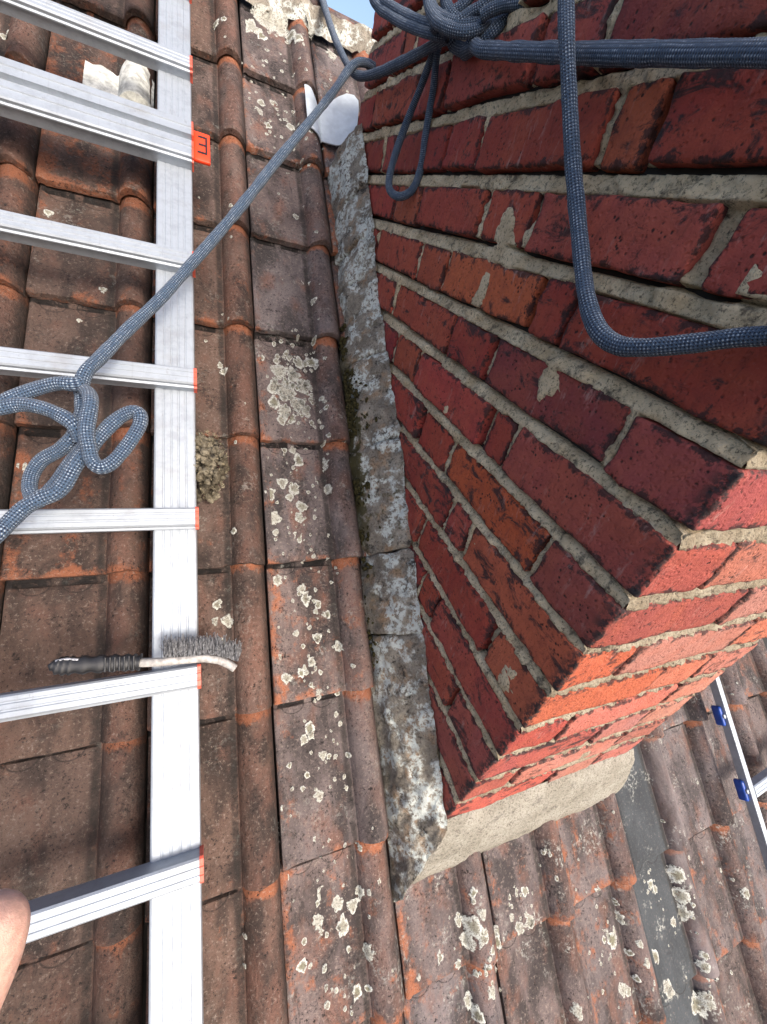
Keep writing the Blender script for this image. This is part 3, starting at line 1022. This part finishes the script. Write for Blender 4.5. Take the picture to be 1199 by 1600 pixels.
# clump of dry moss beside the ladder stile
vs, fs = [], []
ico = bmesh.new()
bmesh.ops.create_icosphere(ico, subdivisions=2, radius=1)
ico.verts.ensure_lookup_table()
LV = [v.co.copy() for v in ico.verts]
LF = [tuple(v.index for v in f.verts) for f in ico.faces]
ico.free()
for q_ in range(210):
    a, rr_ = rm.uniform(0, 6.283), math.sqrt(rm.random())
    c_ = Vector((math.cos(a) * rr_ * .033, math.sin(a) * rr_ * .056, rm.uniform(.2, 1.25) * .046 * math.sqrt(max(.05, 1 - rr_ ** 2 * .8)) * (.6 + .8 * abs(nz((a, rr_, 1), 3)))))
    r_ = rm.uniform(.0028, .0075)
    c0 = len(vs)
    for d in LV:
        vs.append(c_ - Vector((0, 0, .03)) * (rr_ > .75) + d * r_ * (1 + .55 * nz((d.x + q_, d.y, d.z), 2.2)))
    fs += [tuple(c0 + i for i in t) for t in LF]
me = mesh('tuft', vs, fs)
mc = tag(empty('moss_clump', rw(-.339, .513, H + .036), (PITCH, 0, 0)), 'dry brown moss clump with a twig, lodged against the roll right of the ladder stile', 'moss clump')
tag(link('tuft', me, M_CLUMP, mc, smooth=True), kind='stuff')
vs, fs = [], []
for _ in range(260):                                        # ragged strands
    a, b = rm.uniform(0, 6.283), rm.uniform(.05, 1)
    d = Vector((math.cos(a) * math.sqrt(1 - (1 - b) ** 2), math.sin(a) * math.sqrt(1 - (1 - b) ** 2), 1 - b))
    p = Vector((d.x * .034, d.y * .057, d.z * .066))
    t = Vector((rm.gauss(0, 1), rm.gauss(0, 1), rm.gauss(0.3, 1))).normalized()
    e = p + t * rm.uniform(.003, .009)
    s = t.cross(Vector((.3, .5, .8))).normalized() * rm.uniform(.0006, .0014)
    c0 = len(vs)
    vs += [p - s, p + s, e]
    fs.append((c0, c0 + 1, c0 + 2))
tag(link('strands', mesh('strands', vs, fs), M_DRYMOSS, mc), kind='stuff')
tw = link('twig', rbox('twig', .022, .0035, .0035, .0012, .004, .003, 5), M_CLUMP, mc, smooth=True)
tw.location = (-.026, .004, .050)
tw.rotation_euler = (0, .2, .5)


# ------------------------------------------------------------------ ladders
def stile_prof(a, b, n0, n1, ribs=4, c=.003, g=.0007):
    p = [(a, n0 + c), (a, n1 - c), (a + c * .3, n1 - c * .3), (a + c, n1)]
    for i in range(ribs):
        x = a + c + (b - a - 2 * c) * (i + 1) / (ribs + 1)
        p += [(x - .0016, n1), (x - .0008, n1 - g), (x + .0008, n1 - g), (x + .0016, n1)]
    p += [(b - c, n1), (b - c * .3, n1 - c * .3), (b, n1 - c), (b, n0 + c), (b - c, n0), (a + c, n0)]
    return p


def rung_prof(v, wd, n0, n1, dbl=False):
    c = .0022
    a, b = v - wd / 2, v + wd / 2
    p = [(a, n0), (a, n1 - .0125), (a - .0028, n1 - .0110), (a - .0028, n1 - .0085), (a, n1 - .0070), (a, n1 - c), (a + c, n1)]
    if dbl:
        m = (a + b) / 2
        for x in (m - .022, m + .022):
            p += [(x - .003, n1), (x - .002, n1 - .0016), (x + .002, n1 - .0016), (x + .003, n1)]
            if x < m:
                p += [(m - .007, n1), (m - .006, n1 - .009), (m + .006, n1 - .009), (m + .007, n1)]
    else:
        for x in (a + wd * .36, a + wd * .68):
            p += [(x - .0018, n1), (x - .0009, n1 - .0010), (x + .0009, n1 - .0010), (x + .0018, n1)]
    p += [(b - c, n1), (b, n1 - c), (b, n0)]
    return p


lad = tag(empty('aluminium_ladder', rw(-.60, -.30, -.16), (PITCH, 0, 0)), 'silver aluminium ladder with red rung ends lying up the roof, blue rope knotted on it', 'ladder')
LO = Vector((-.60, -.30, -.16))


def lad_part(name, me, m, parent=None, smooth=False):
    o = link(name, me, m, parent or lad, smooth)
    if parent is None:
        me.transform(Matrix.Translation(-LO))
    else:
        me.transform(Matrix.Translation(-LO - parent.location))
    return o


SN0, SN1 = -.162, -.099
lad_part('stile', extrude('stile', stile_prof(-.4095, -.3535, SN0, SN1), -.30, 1.95, 'v', 8), M_ALU)
lad_part('stile', extrude('stile', stile_prof(-.8655, -.8095, SN0, SN1), -.30, 1.95, 'v', 8), M_ALU)
for v in (-.237, -.0245, .196, .411, .632, .847, 1.285, 1.50, 1.72):
    r_ = lad_part('rung', extrude('rung', rung_prof(v, .0265, SN1 - .004, -.0745), -.868, -.3545, 'u', 1), M_ALU)
    cap = extrude('end_cap', rung_prof(v, .0285, SN1 - .002, -.0735), -.3545, -.3500, 'u', 1)
    lad_part('end_cap', cap, M_RED, r_)
r_ = lad_part('double_rung', extrude('double_rung', rung_prof(1.098, .080, SN1 - .004, -.0725, True), -.868, -.3535, 'u', 1), M_ALU)
lad_part('end_cap', extrude('end_cap', rung_prof(1.098, .081, SN1 - .002, -.0730, True), -.3530, -.3500, 'u', 1), M_RED, r_)
tg = lad_part('latch_tag', rbox('latch_tag', .028, .066, .007, .002, .01), M_ORANGE, smooth=True)
tg.location = Vector((-.3365, 1.103, -.089)) - LO
for o_ in (tg,):
    tg.data.transform(Matrix.Translation(LO))
for nm, sx, sy, cx, cy in (('tag_mark', .0032, .040, -.329, 1.106), ('tag_mark', .013, .0042, -.336, 1.124), ('tag_mark', .011, .0042, -.336, 1.106), ('tag_mark', .014, .0042, -.337, 1.088)):
    b_ = link(nm, rbox(nm, sx, sy, .0012, .0003, .02), M_BLACK, tg)
    b_.location = (cx + .3365, cy - 1.103, .0038)

# second ladder on the far side of the chimney
lad2 = tag(empty('aluminium_ladder', rw(.8675, -.90, -.17), (Matrix.Rotation(PITCH, 3, 'X') @ Matrix.Rotation(.075, 3, 'Z')).to_euler()), 'second aluminium ladder with blue plastic clamps, right of the chimney', 'ladder')


def l2(name, me, m, smooth=False, loc=None):
    o = link(name, me, m, lad2, smooth)
    if loc is not None:
        o.location = Vector(loc) - Vector((.80, -.90, -.17))
    return o


s_ = extrude('stile', stile_prof(-.008, .008, -.010, .010, 1, .002), -.05, 1.35, 'v', 4)
l2('stile', s_, M_ALU, False, (.812, -.86, -.128))
s_ = extrude('stile', stile_prof(-.008, .008, -.010, .010, 1, .002), -.05, 1.35, 'v', 4)
l2('stile', s_, M_ALU, False, (1.23, -.86, -.128))
for v in (-.72, -.275, .62):
    l2('rung', extrude('rung', [(a - v, b) for a, b in rung_prof(v, .026, -.128 - .010, -.128 + .010)], .0, .40, 'u', 1), M_ALU, False, (.822, v, 0))
for v in (-.268, -.10):
    big_ = v == -.275
    l2('clamp', rbox('clamp', .030 if big_ else .012, .040 if big_ else .046, .030 if big_ else .020, .004, .008, .001, 3), M_BLUE, True, (.812 if big_ else .801, v, -.124 if big_ else -.136))

for c_ in [o for o in lad2.children if o.name.startswith('clamp')]:
    bo = link('bolt', rbox('bolt', .010, .010, .006, .002, .004), M_ALU, c_, True)
    bo.location = (.002, 0, max(v.co.z for v in c_.data.vertices) + .001)

# ------------------------------------------------------------------ wire brush on the sixth rung
br = tag(empty('wire_brush', rw(-.40, .222, -.072), (PITCH, 0, 0.0)), 'worn wire brush with black handle and curved pale back, resting on a ladder rung', 'brush')
BO = Vector((-.40, .222, -.072))
bm = bmesh.new()
vs, fs = [], []
path = [(-.419, .2245), (-.395, .2215), (-.37, .2205), (-.345, .2185), (-.328, .2135), (-.316, .206), (-.309, .200)]


def bar(name, path, hv, hn, m, n0=0.0, parent=None, sub=6):
    pts = []
    for i in range(len(path) - 1):
        for s in range(sub):
            t = s / sub
            pts.append((lerp(path[i][0], path[i + 1][0], t), lerp(path[i][1], path[i + 1][1], t)))
    pts.append(path[-1])
    vs, fs = [], []
    ring = 12
    for i, (u, v) in enumerate(pts):
        a = pts[max(0, i - 1)]
        b = pts[min(len(pts) - 1, i + 1)]
        d = Vector((b[0] - a[0], b[1] - a[1])).normalized()
        nv_ = Vector((-d.y, d.x))
        hh = hv(i / (len(pts) - 1)) if callable(hv) else hv
        for k in range(ring):
            an = 2 * math.pi * k / ring
            ca, sa = math.cos(an), math.sin(an)
            ca, sa = math.copysign(abs(ca) ** .6, ca), math.copysign(abs(sa) ** .6, sa)
            vs.append((u + nv_.x * hh * ca - BO.x, v + nv_.y * hh * ca - BO.y, n0 + hn * sa - BO.z + BO.z))
    for i in range(len(pts) - 1):
        for k in range(ring):
            n = (k + 1) % ring
            fs.append((i * ring + k, (i + 1) * ring + k, (i + 1) * ring + n, i * ring + n))
    fs.append(tuple(range(ring)))
    fs.append(tuple((len(pts) - 1) * ring + k for k in range(ring))[::-1])
    me = mesh(name, vs, fs)
    bmm = bmesh.new()
    bmm.from_mesh(me)
    bmesh.ops.recalc_face_normals(bmm, faces=bmm.faces)
    bmm.to_mesh(me)
    bmm.free()
    return link(name, me, m, br if parent is None else parent, True)


bar('back', path, .0052, .010, M_WOOD, .012)
hd = bar('handle', [(-.506, .236), (-.497, .2335), (-.485, .2320), (-.455, .2292), (-.43, .2265), (-.417, .2248)], lambda t: .0092 * min(1, .25 + t * 4) * (1 - .12 * t) + .0022 * (abs(math.sin(t * 30)) ** 3), .011, M_BLACK, .012, sub=14)
for i in range(7):
    b_ = link('grip_rib', rbox('grip_rib', .0022, .017, .004, .001, .01), M_BLACK, hd)
    b_.location = (-.448 + i * .0048 - BO.x - 0.004, .2285 - .0004 * i - BO.y, .0225)
hole = bar('hanging_loop', [(-.500, .2395), (-.490, .2405), (-.478, .2375)], .0018, .003, M_WIRE, .019, parent=hd)
rb = random.Random(5)
vs, fs = [], []
for iu in range(30):
    for iz in range(6):
        for rep in range(3):
            t = iu / 29
            u = lerp(-.391, -.306, t) + rb.gauss(0, .0008)
            vb = lerp(.2265, .219, t) - (.010 * max(0, t - .7) / .3)
            n = .004 + .0034 * iz + rb.gauss(0, .0008)
            tip = Vector((u + rb.gauss(.0005, .0042), vb + .0190 + rb.gauss(0, .0035), n + rb.gauss(0, .0045)))
            base = Vector((u, vb, n))
            mid_ = base.lerp(tip, .55) + Vector((rb.gauss(0, .0009), 0, rb.gauss(0, .0009)))
            wd = .00050
            c0 = len(vs)
            for p_ in (base, mid_, tip):
                vs += [p_ + Vector((-wd, 0, 0)) - BO * Vector((1, 1, 0)).length * 0, p_ + Vector((wd, 0, 0)), p_ + Vector((0, 0, wd * 1.7))]
            for s in (0, 3):
                for k in range(3):
                    n2 = (k + 1) % 3
                    fs.append((c0 + s + k, c0 + s + n2, c0 + s + 3 + n2, c0 + s + 3 + k))
vs = [(v.x - BO.x, v.y - BO.y, v.z) for v in vs]
tag(link('bristles', mesh('bristles', vs, fs), M_WIRE, br), kind='stuff')

# ------------------------------------------------------------------ ropes
ROPES = {
    'A1': [(-0.0242, 0.6376, 0.8243, 0.0084),(-0.0269, 0.6511, 0.8221, 0.0086),(-0.0321, 0.6924, 0.8181, 0.009),(-0.0347, 0.7481, 0.8168, 0.0091),(-0.0381, 0.8607, 0.8171, 0.0097),(-0.0445, 0.9486, 0.8191, 0.0099),(-0.0564, 0.9859, 0.8229, 0.0095),(-0.0585, 1.0098, 0.8345, 0.009),(-0.043, 1.0267, 0.8499, 0.0091),(-0.0225, 1.0339, 0.8564, 0.0092),(-0.0054, 1.0383, 0.8567, 0.0093)],
    'A2': [(-0.0171, 1.0085, 0.8453, 0.0084),(-0.0387, 0.9925, 0.8446, 0.0082),(-0.0604, 0.9772, 0.8357, 0.0087),(-0.0771, 0.9657, 0.8176, 0.0093),(-0.1098, 0.9227, 0.7735, 0.009),(-0.1647, 0.8477, 0.7077, 0.0091),(-0.2231, 0.7853, 0.6377, 0.0098),(-0.2625, 0.729, 0.5895, 0.0099),(-0.308, 0.6715, 0.5353, 0.01),(-0.3541, 0.6224, 0.4826, 0.0096),(-0.3964, 0.5752, 0.4353, 0.0097),(-0.4346, 0.5318, 0.3994, 0.0101),(-0.4628, 0.4816, 0.3727, 0.0103),(-0.4742, 0.4595, 0.3624, 0.0104),(-0.4797, 0.4449, 0.3485, 0.0107),(-0.4772, 0.4296, 0.3394, 0.0106),(-0.4761, 0.4145, 0.3296, 0.0105),(-0.4804, 0.4046, 0.3188, 0.0104),(-0.485, 0.3939, 0.3052, 0.0104),(-0.4999, 0.3919, 0.2881, 0.0104),(-0.5206, 0.3914, 0.2724, 0.01),(-0.5313, 0.3827, 0.2567, 0.01),(-0.5318, 0.3675, 0.2457, 0.0103),(-0.5251, 0.3537, 0.2415, 0.0102),(-0.5211, 0.3499, 0.2396, 0.0102),(-0.5159, 0.3571, 0.2437, 0.0103),(-0.5017, 0.3626, 0.2612, 0.0103),(-0.4861, 0.3708, 0.2833, 0.0103),(-0.472, 0.3715, 0.3035, 0.0098),(-0.4651, 0.3682, 0.3133, 0.0097)],
    'A3': [(-0.4651, 0.3685, 0.3047, 0.0098),(-0.4776, 0.3513, 0.291, 0.0096),(-0.4933, 0.3354, 0.2679, 0.0098),(-0.5102, 0.3313, 0.2592, 0.0101),(-0.5255, 0.3259, 0.2499, 0.01),(-0.5383, 0.3111, 0.2394, 0.0098),(-0.5452, 0.2977, 0.2347, 0.0095),(-0.556, 0.2835, 0.2263, 0.0093)],
    'A4': [(-0.4749, 0.4296, 0.359, 0.0092),(-0.4812, 0.4256, 0.3582, 0.0095),(-0.4972, 0.4298, 0.3555, 0.0095),(-0.5156, 0.4305, 0.3484, 0.0094),(-0.5357, 0.4275, 0.3389, 0.0093),(-0.556, 0.4229, 0.327, 0.0092),(-0.5739, 0.418, 0.3166, 0.0091),(-0.5879, 0.4137, 0.3096, 0.009),(-0.5925, 0.4184, 0.3124, 0.009),(-0.5845, 0.4181, 0.3179, 0.009),(-0.5738, 0.4202, 0.3195, 0.0091),(-0.5552, 0.4179, 0.3246, 0.0095),(-0.535, 0.418, 0.3305, 0.0096),(-0.5141, 0.4102, 0.332, 0.0097),(-0.4959, 0.4005, 0.3292, 0.0097),(-0.4823, 0.3897, 0.325, 0.0097),(-0.4758, 0.383, 0.3157, 0.0098),(-0.4741, 0.3793, 0.3068, 0.0098)],
    'A5': [(-0.4652, 0.3663, 0.3017, 0.009),(-0.4569, 0.3653, 0.3154, 0.0089),(-0.4448, 0.3758, 0.329, 0.009),(-0.4318, 0.384, 0.3401, 0.0091),(-0.4188, 0.385, 0.3474, 0.0092),(-0.4112, 0.3799, 0.3463, 0.0092),(-0.4111, 0.3709, 0.3382, 0.0091),(-0.4181, 0.3592, 0.3269, 0.009),(-0.4292, 0.3479, 0.313, 0.0089),(-0.4399, 0.3389, 0.3025, 0.0092),(-0.4503, 0.3353, 0.2992, 0.0095),(-0.458, 0.3402, 0.3052, 0.0094),(-0.4606, 0.348, 0.3171, 0.0094),(-0.463, 0.3594, 0.3302, 0.0094),(-0.4621, 0.3742, 0.3412, 0.0095),(-0.4609, 0.3908, 0.3511, 0.0093),(-0.4661, 0.4132, 0.353, 0.0091),(-0.4763, 0.4317, 0.3517, 0.0093)],
    'E': [(-0.0481, 1.0119, 0.827, 0.0078),(-0.0528, 1.0548, 0.8434, 0.0087),(-0.0526, 1.1334, 0.8741, 0.0091),(-0.0431, 1.3034, 0.9406, 0.01),(-0.0297, 1.5211, 1.0361, 0.0111),(-0.0219, 1.6664, 1.1052, 0.0118)],
    'C': [(-0.0416, 0.3567, 0.8053, 0.0077),(-0.043, 0.3227, 0.7637, 0.0077),(-0.0358, 0.2995, 0.7261, 0.0078),(-0.0277, 0.2675, 0.6779, 0.0083),(-0.0254, 0.2282, 0.6319, 0.0082),(-0.0292, 0.1947, 0.6, 0.0083),(-0.0338, 0.1664, 0.5777, 0.0084),(-0.0363, 0.1407, 0.564, 0.0084),(-0.0345, 0.1188, 0.5603, 0.008),(-0.0312, 0.0977, 0.5656, 0.0079),(-0.0253, 0.0714, 0.5771, 0.0073),(-0.0216, 0.0487, 0.588, 0.007),(-0.0206, 0.0332, 0.5936, 0.0068),(-0.0209, 0.0183, 0.5992, 0.0066)],
    'B': [(-0.0219, 0.5513, 0.8036, 0.0089),(-0.0242, 0.5252, 0.7948, 0.009),(-0.018, 0.4984, 0.7915, 0.0091),(-0.022, 0.4524, 0.7825, 0.0089),(-0.0153, 0.3422, 0.7662, 0.0091),(-0.0172, 0.2534, 0.7516, 0.0088),(-0.0219, 0.1847, 0.7397, 0.0082),(-0.0334, 0.1266, 0.7275, 0.0076),(-0.0371, 0.0998, 0.7222, 0.0074)],
    'D': [(-0.0201, 0.6775, 0.8344, 0.007),(-0.0208, 0.6871, 0.8195, 0.0071),(-0.0193, 0.7108, 0.7885, 0.0075),(-0.0241, 0.726, 0.7509, 0.0079),(-0.033, 0.7294, 0.7039, 0.0082),(-0.0381, 0.7253, 0.6678, 0.0084),(-0.0353, 0.7154, 0.648, 0.0084),(-0.0223, 0.6978, 0.6435, 0.0084),(-0.0076, 0.6856, 0.6565, 0.0083),(-0.0015, 0.6841, 0.6858, 0.0081),(-0.0036, 0.6912, 0.7385, 0.0078),(-0.0065, 0.6925, 0.7829, 0.0075),(-0.0166, 0.6827, 0.8168, 0.0071),(-0.0157, 0.6821, 0.8347, 0.007)],
    'K1': [(-0.0805, 0.8699, 0.9059, 0.0089),(-0.0816, 0.8177, 0.8731, 0.0086),(-0.0695, 0.7512, 0.8493, 0.0082),(-0.0571, 0.6892, 0.8315, 0.0078),(-0.0423, 0.6383, 0.8211, 0.0079),(-0.0299, 0.6237, 0.8201, 0.0078)],
    'K1b': [(-0.0714, 0.8498, 0.9045, 0.0088),(-0.075, 0.7931, 0.8729, 0.0084),(-0.0634, 0.7374, 0.8538, 0.0081),(-0.0528, 0.6857, 0.8391, 0.0082),(-0.0417, 0.636, 0.8275, 0.0078),(-0.0355, 0.6141, 0.8214, 0.0077)],
    'K2': [(-0.0648, 0.6471, 0.861, 0.0084),(-0.0656, 0.6213, 0.8358, 0.0083),(-0.063, 0.5931, 0.819, 0.0082),(-0.054, 0.5673, 0.81, 0.0084),(-0.041, 0.5522, 0.8087, 0.0083),(-0.0257, 0.5485, 0.8152, 0.0079),(-0.0114, 0.5562, 0.8266, 0.008)],
    'K3': [(-0.0431, 0.5869, 0.8164, 0.0078),(-0.0391, 0.5758, 0.8229, 0.0077),(-0.0295, 0.5706, 0.8321, 0.0076),(-0.018, 0.5641, 0.841, 0.0075),(-0.0033, 0.5698, 0.8593, 0.0075)],
    'K4': [(-0.0096, 0.6025, 0.8074, 0.0087),(-0.0109, 0.5758, 0.8076, 0.0084),(-0.0115, 0.5505, 0.8102, 0.0081),(-0.0055, 0.5407, 0.8197, 0.0079),(0.0043, 0.5382, 0.8326, 0.0078),(0.0117, 0.5369, 0.8453, 0.0078),(0.0184, 0.5477, 0.8643, 0.0078)],
    'K5': [(0.0026, 0.5464, 0.815, 0.0077),(0.0088, 0.5406, 0.821, 0.008),(0.0171, 0.5354, 0.8293, 0.0079),(0.0179, 0.528, 0.8383, 0.0078),(0.0137, 0.5317, 0.849, 0.0077),(0.0062, 0.5378, 0.8605, 0.0076)],
    'K6': [(-0.0269, 0.5424, 0.8243, 0.0078),(-0.0209, 0.5363, 0.8298, 0.0077),(-0.0095, 0.5278, 0.8359, 0.0076),(0.0081, 0.5077, 0.8407, 0.0078),(0.026, 0.4897, 0.8482, 0.0077)],
    'K7': [(-0.0408, 0.6551, 0.871, 0.0086),(-0.0408, 0.6338, 0.8523, 0.0085),(-0.037, 0.613, 0.8369, 0.0084),(-0.0257, 0.6017, 0.8304, 0.0084)],
    'K8': [(-0.0189, 0.6471, 0.8766, 0.0086),(-0.0161, 0.6331, 0.8603, 0.0086),(-0.0111, 0.6024, 0.833, 0.0085),(-0.006, 0.597, 0.8208, 0.0086),(-0.0079, 0.6051, 0.812, 0.0087),(-0.0147, 0.6265, 0.8169, 0.0089),(-0.0239, 0.6284, 0.8216, 0.0088)],
    'K9': [(0.0039, 0.6112, 0.8735, 0.0092),(0.0145, 0.6003, 0.8581, 0.0092),(0.0111, 0.5862, 0.8372, 0.0092),(0.005, 0.5951, 0.8264, 0.0086),(-0.0092, 0.5803, 0.8147, 0.0084)],
}


for new, old, dx, dy, dz in (('K11', 'K2', .006, .020, .012), ('K12', 'K5', -.014, .030, -.004), ('K13', 'K3', -.008, .045, .006), ('K14', 'K8', .004, -.030, .012)):
    ROPES[new] = [(x_ + dx, y_ + dy, z_ + dz, r_) for x_, y_, z_, r_ in ROPES[old]]
# beyond the frame both ropes turn the chimney corner and run along its front
for key in ('B', 'C'):
    x_, y_, z_, r_ = ROPES[key][-1]
    ROPES[key] += [(-.022, .030, z_ + .004, .008), (-.017, -.004, z_ + .003, .008), (.006, -.017, z_, .008), (.10, -.016, z_ - .004, .008), (.28, -.014, z_ - .006, .008), (.455, -.016, z_, .008)]


def catmull(pts, step=.0016):
    P = [Vector(p[:3]) for p in pts]
    r = [p[3] for p in pts]
    P = [P[0] * 2 - P[1]] + P + [P[-1] * 2 - P[-2]]
    r = [r[0]] + r + [r[-1]]
    out = []
    for i in range(1, len(P) - 2):
        p0, p1, p2, p3 = P[i - 1:i + 3]
        ln = (p2 - p1).length
        n = max(2, int(ln / step))
        for k in range(n):
            t = k / n
            q = 0.5 * ((2 * p1) + (p2 - p0) * t + (2 * p0 - 5 * p1 + 4 * p2 - p3) * t * t + (3 * p1 - p0 - 3 * p2 + p3) * t ** 3)
            out.append((q, lerp(r[i], r[i + 1], t)))
    out.append((P[-2], r[-2]))
    return out


THIN = {'A1': .80, 'A2': .80, 'A3': .92, 'A4': .90, 'A5': .90, 'B': .92, 'C': .93, 'D': .76, 'E': .8}


def rope_mesh(name, key, cnt=8, seg=32, step=.0016):
    pts = [(p, r * THIN.get(key, .86)) for p, r in catmull(ROPES[key], step)]
    # soften the radius
    vs, fs, uv = [], [], []
    T0 = (pts[1][0] - pts[0][0]).normalized()
    N0 = T0.orthogonal().normalized()
    ln = 0.0
    lens = []
    for i, (p, r) in enumerate(pts):
        a = pts[max(0, i - 1)][0]
        b = pts[min(len(pts) - 1, i + 1)][0]
        T = (b - a).normalized()
        N0 = (N0 - T * N0.dot(T)).normalized()
        B = T.cross(N0)
        if i:
            ln += (p - pts[i - 1][0]).length / (2 * math.pi * r / cnt)
        lens.append(ln)
        rr = r * 0.93 * (1 + 0.06 * nz(p, 55))
        for k in range(seg):
            an = 2 * math.pi * k / seg
            bump_ = 1 + 0.045 * abs(math.sin(2 * math.pi * (ln + cnt * k / seg)) * math.sin(2 * math.pi * (ln - cnt * k / seg)))
            d = N0 * math.cos(an) + B * math.sin(an)
            vs.append(p + d * rr * bump_ * (1 + 0.05 * math.cos(2 * (an + 3 * nz(p, 25)))))
    for i in range(len(pts) - 1):
        for k in range(seg):
            n = (k + 1) % seg
            fs.append((i * seg + k, i * seg + n, (i + 1) * seg + n, (i + 1) * seg + k))
            v0, v1 = cnt * k / seg, cnt * (k + 1) / seg
            uv += [(lens[i], v0), (lens[i], v1), (lens[i + 1], v1), (lens[i + 1], v0)]
    ne = len(fs)
    fs.append(tuple(range(seg))[::-1])
    fs.append(tuple((len(pts) - 1) * seg + k for k in range(seg)))
    uv += [(0, 0)] * (2 * seg)
    me = mesh(name, vs, fs)
    ul = me.uv_layers.new(name='UVMap')
    flat = [c for q in uv for c in q]
    ul.data.foreach_set('uv', flat)
    return me


def rope_thing(name, parts, label, m=None):
    first = Vector(ROPES[parts[0][1]][0][:3])
    root = tag(empty(name, first), label, 'rope', 'blue braided ropes')
    for nm, key in parts:
        me = rope_mesh(nm, key)
        me.transform(Matrix.Translation(-first))
        link(nm, me, m or M_ROPE, root, True)
    return root


rope_thing('rope', [('strand', 'A1'), ('strand', 'A2'), ('tail', 'A3'), ('loop', 'A4'), ('loop', 'A5')],
           'blue braided rope running diagonally from chimney to ladder, ending in a looped bow')
for key, m_, lab in (('C', M_ROPE, 'blue braided rope hanging straight down over the brick face and bending right'),
                     ('E', M_ROPE2, 'thin faded blue rope going up over the ridge tile')):
    me = rope_mesh('rope', key)
    first = Vector(ROPES[key][0][:3])
    me.transform(Matrix.Translation(-first))
    o = link('rope', me, m_, None, True)
    o.location = first
    tag(o, lab, 'rope', 'blue braided ropes')
rope_thing('rope', [('strand', 'B'), ('hanging_loop', 'D')] + [('knot_turn', k) for k in ('K1', 'K1b', 'K2', 'K3', 'K4', 'K5', 'K6', 'K7', 'K8', 'K9', 'K11', 'K12', 'K13', 'K14')],
           'blue braided rope in a bulky knot on the bricks with a small hanging loop')

# ------------------------------------------------------------------ photographer's hand, only a finger tip shows
bm = bmesh.new()
lay = bm.verts.layers.skin.verify()


def cam_pt(x, y, z):
    return mw @ Vector((x, -y, -z))


def chain(pts, parent=None):
    prev = parent
    for (x, y, z, r) in pts:
        v = bm.verts.new(cam_pt(x, y, z))
        v[lay].radius = (r, r)
        if prev is not None:
            bm.edges.new((prev, v))
        prev = v
    return prev


palm = bm.verts.new(cam_pt(-.150, .225, .050))
palm[lay].radius = (.026, .020)
palm[lay].use_root = True
chain([(-.165, .270, .045, .024), (-.185, .330, .040, .026)], palm)
for fx in ((-.1330, .192, .062, .0105, 0), (-.153, .185, .058, .0105, 1), (-.172, .187, .055, .010, 2), (-.190, .197, .052, .009, 3)):
    x, y, z, r, i = fx
    if i == 0:
        chain([(x, y, z, r), (-.1150, .155, .080, .0100), (-.1048, .127, .094, .0100), (-.0990, .1085, .0995, .0098), (-.0966, .0955, .1005, .0084)], palm)
    else:
        chain([(x, y, z, r), (x - .004, y - .030, z + .016, .009), (x - .006, y - .045, z + .000, .0082), (x - .004, y - .040, z - .016, .0076)], palm)
chain([(-.128, .235, .060, .0125), (-.112, .212, .062, .0105), (-.106, .190, .058, .0092), (-.108, .176, .052, .008)], palm)
me = bpy.data.meshes.new('person')
bm.to_mesh(me)
bm.free()
hand = link('person', me, M_SKIN)
md = hand.modifiers.new('skin', 'SKIN')
md.use_smooth_shade = True
sb = hand.modifiers.new('subsurf', 'SUBSURF')
sb.levels = 2
sb.render_levels = 3
tag(hand, 'pink finger tip of the photographer at the lower left edge, in front of the ladder', 'person')
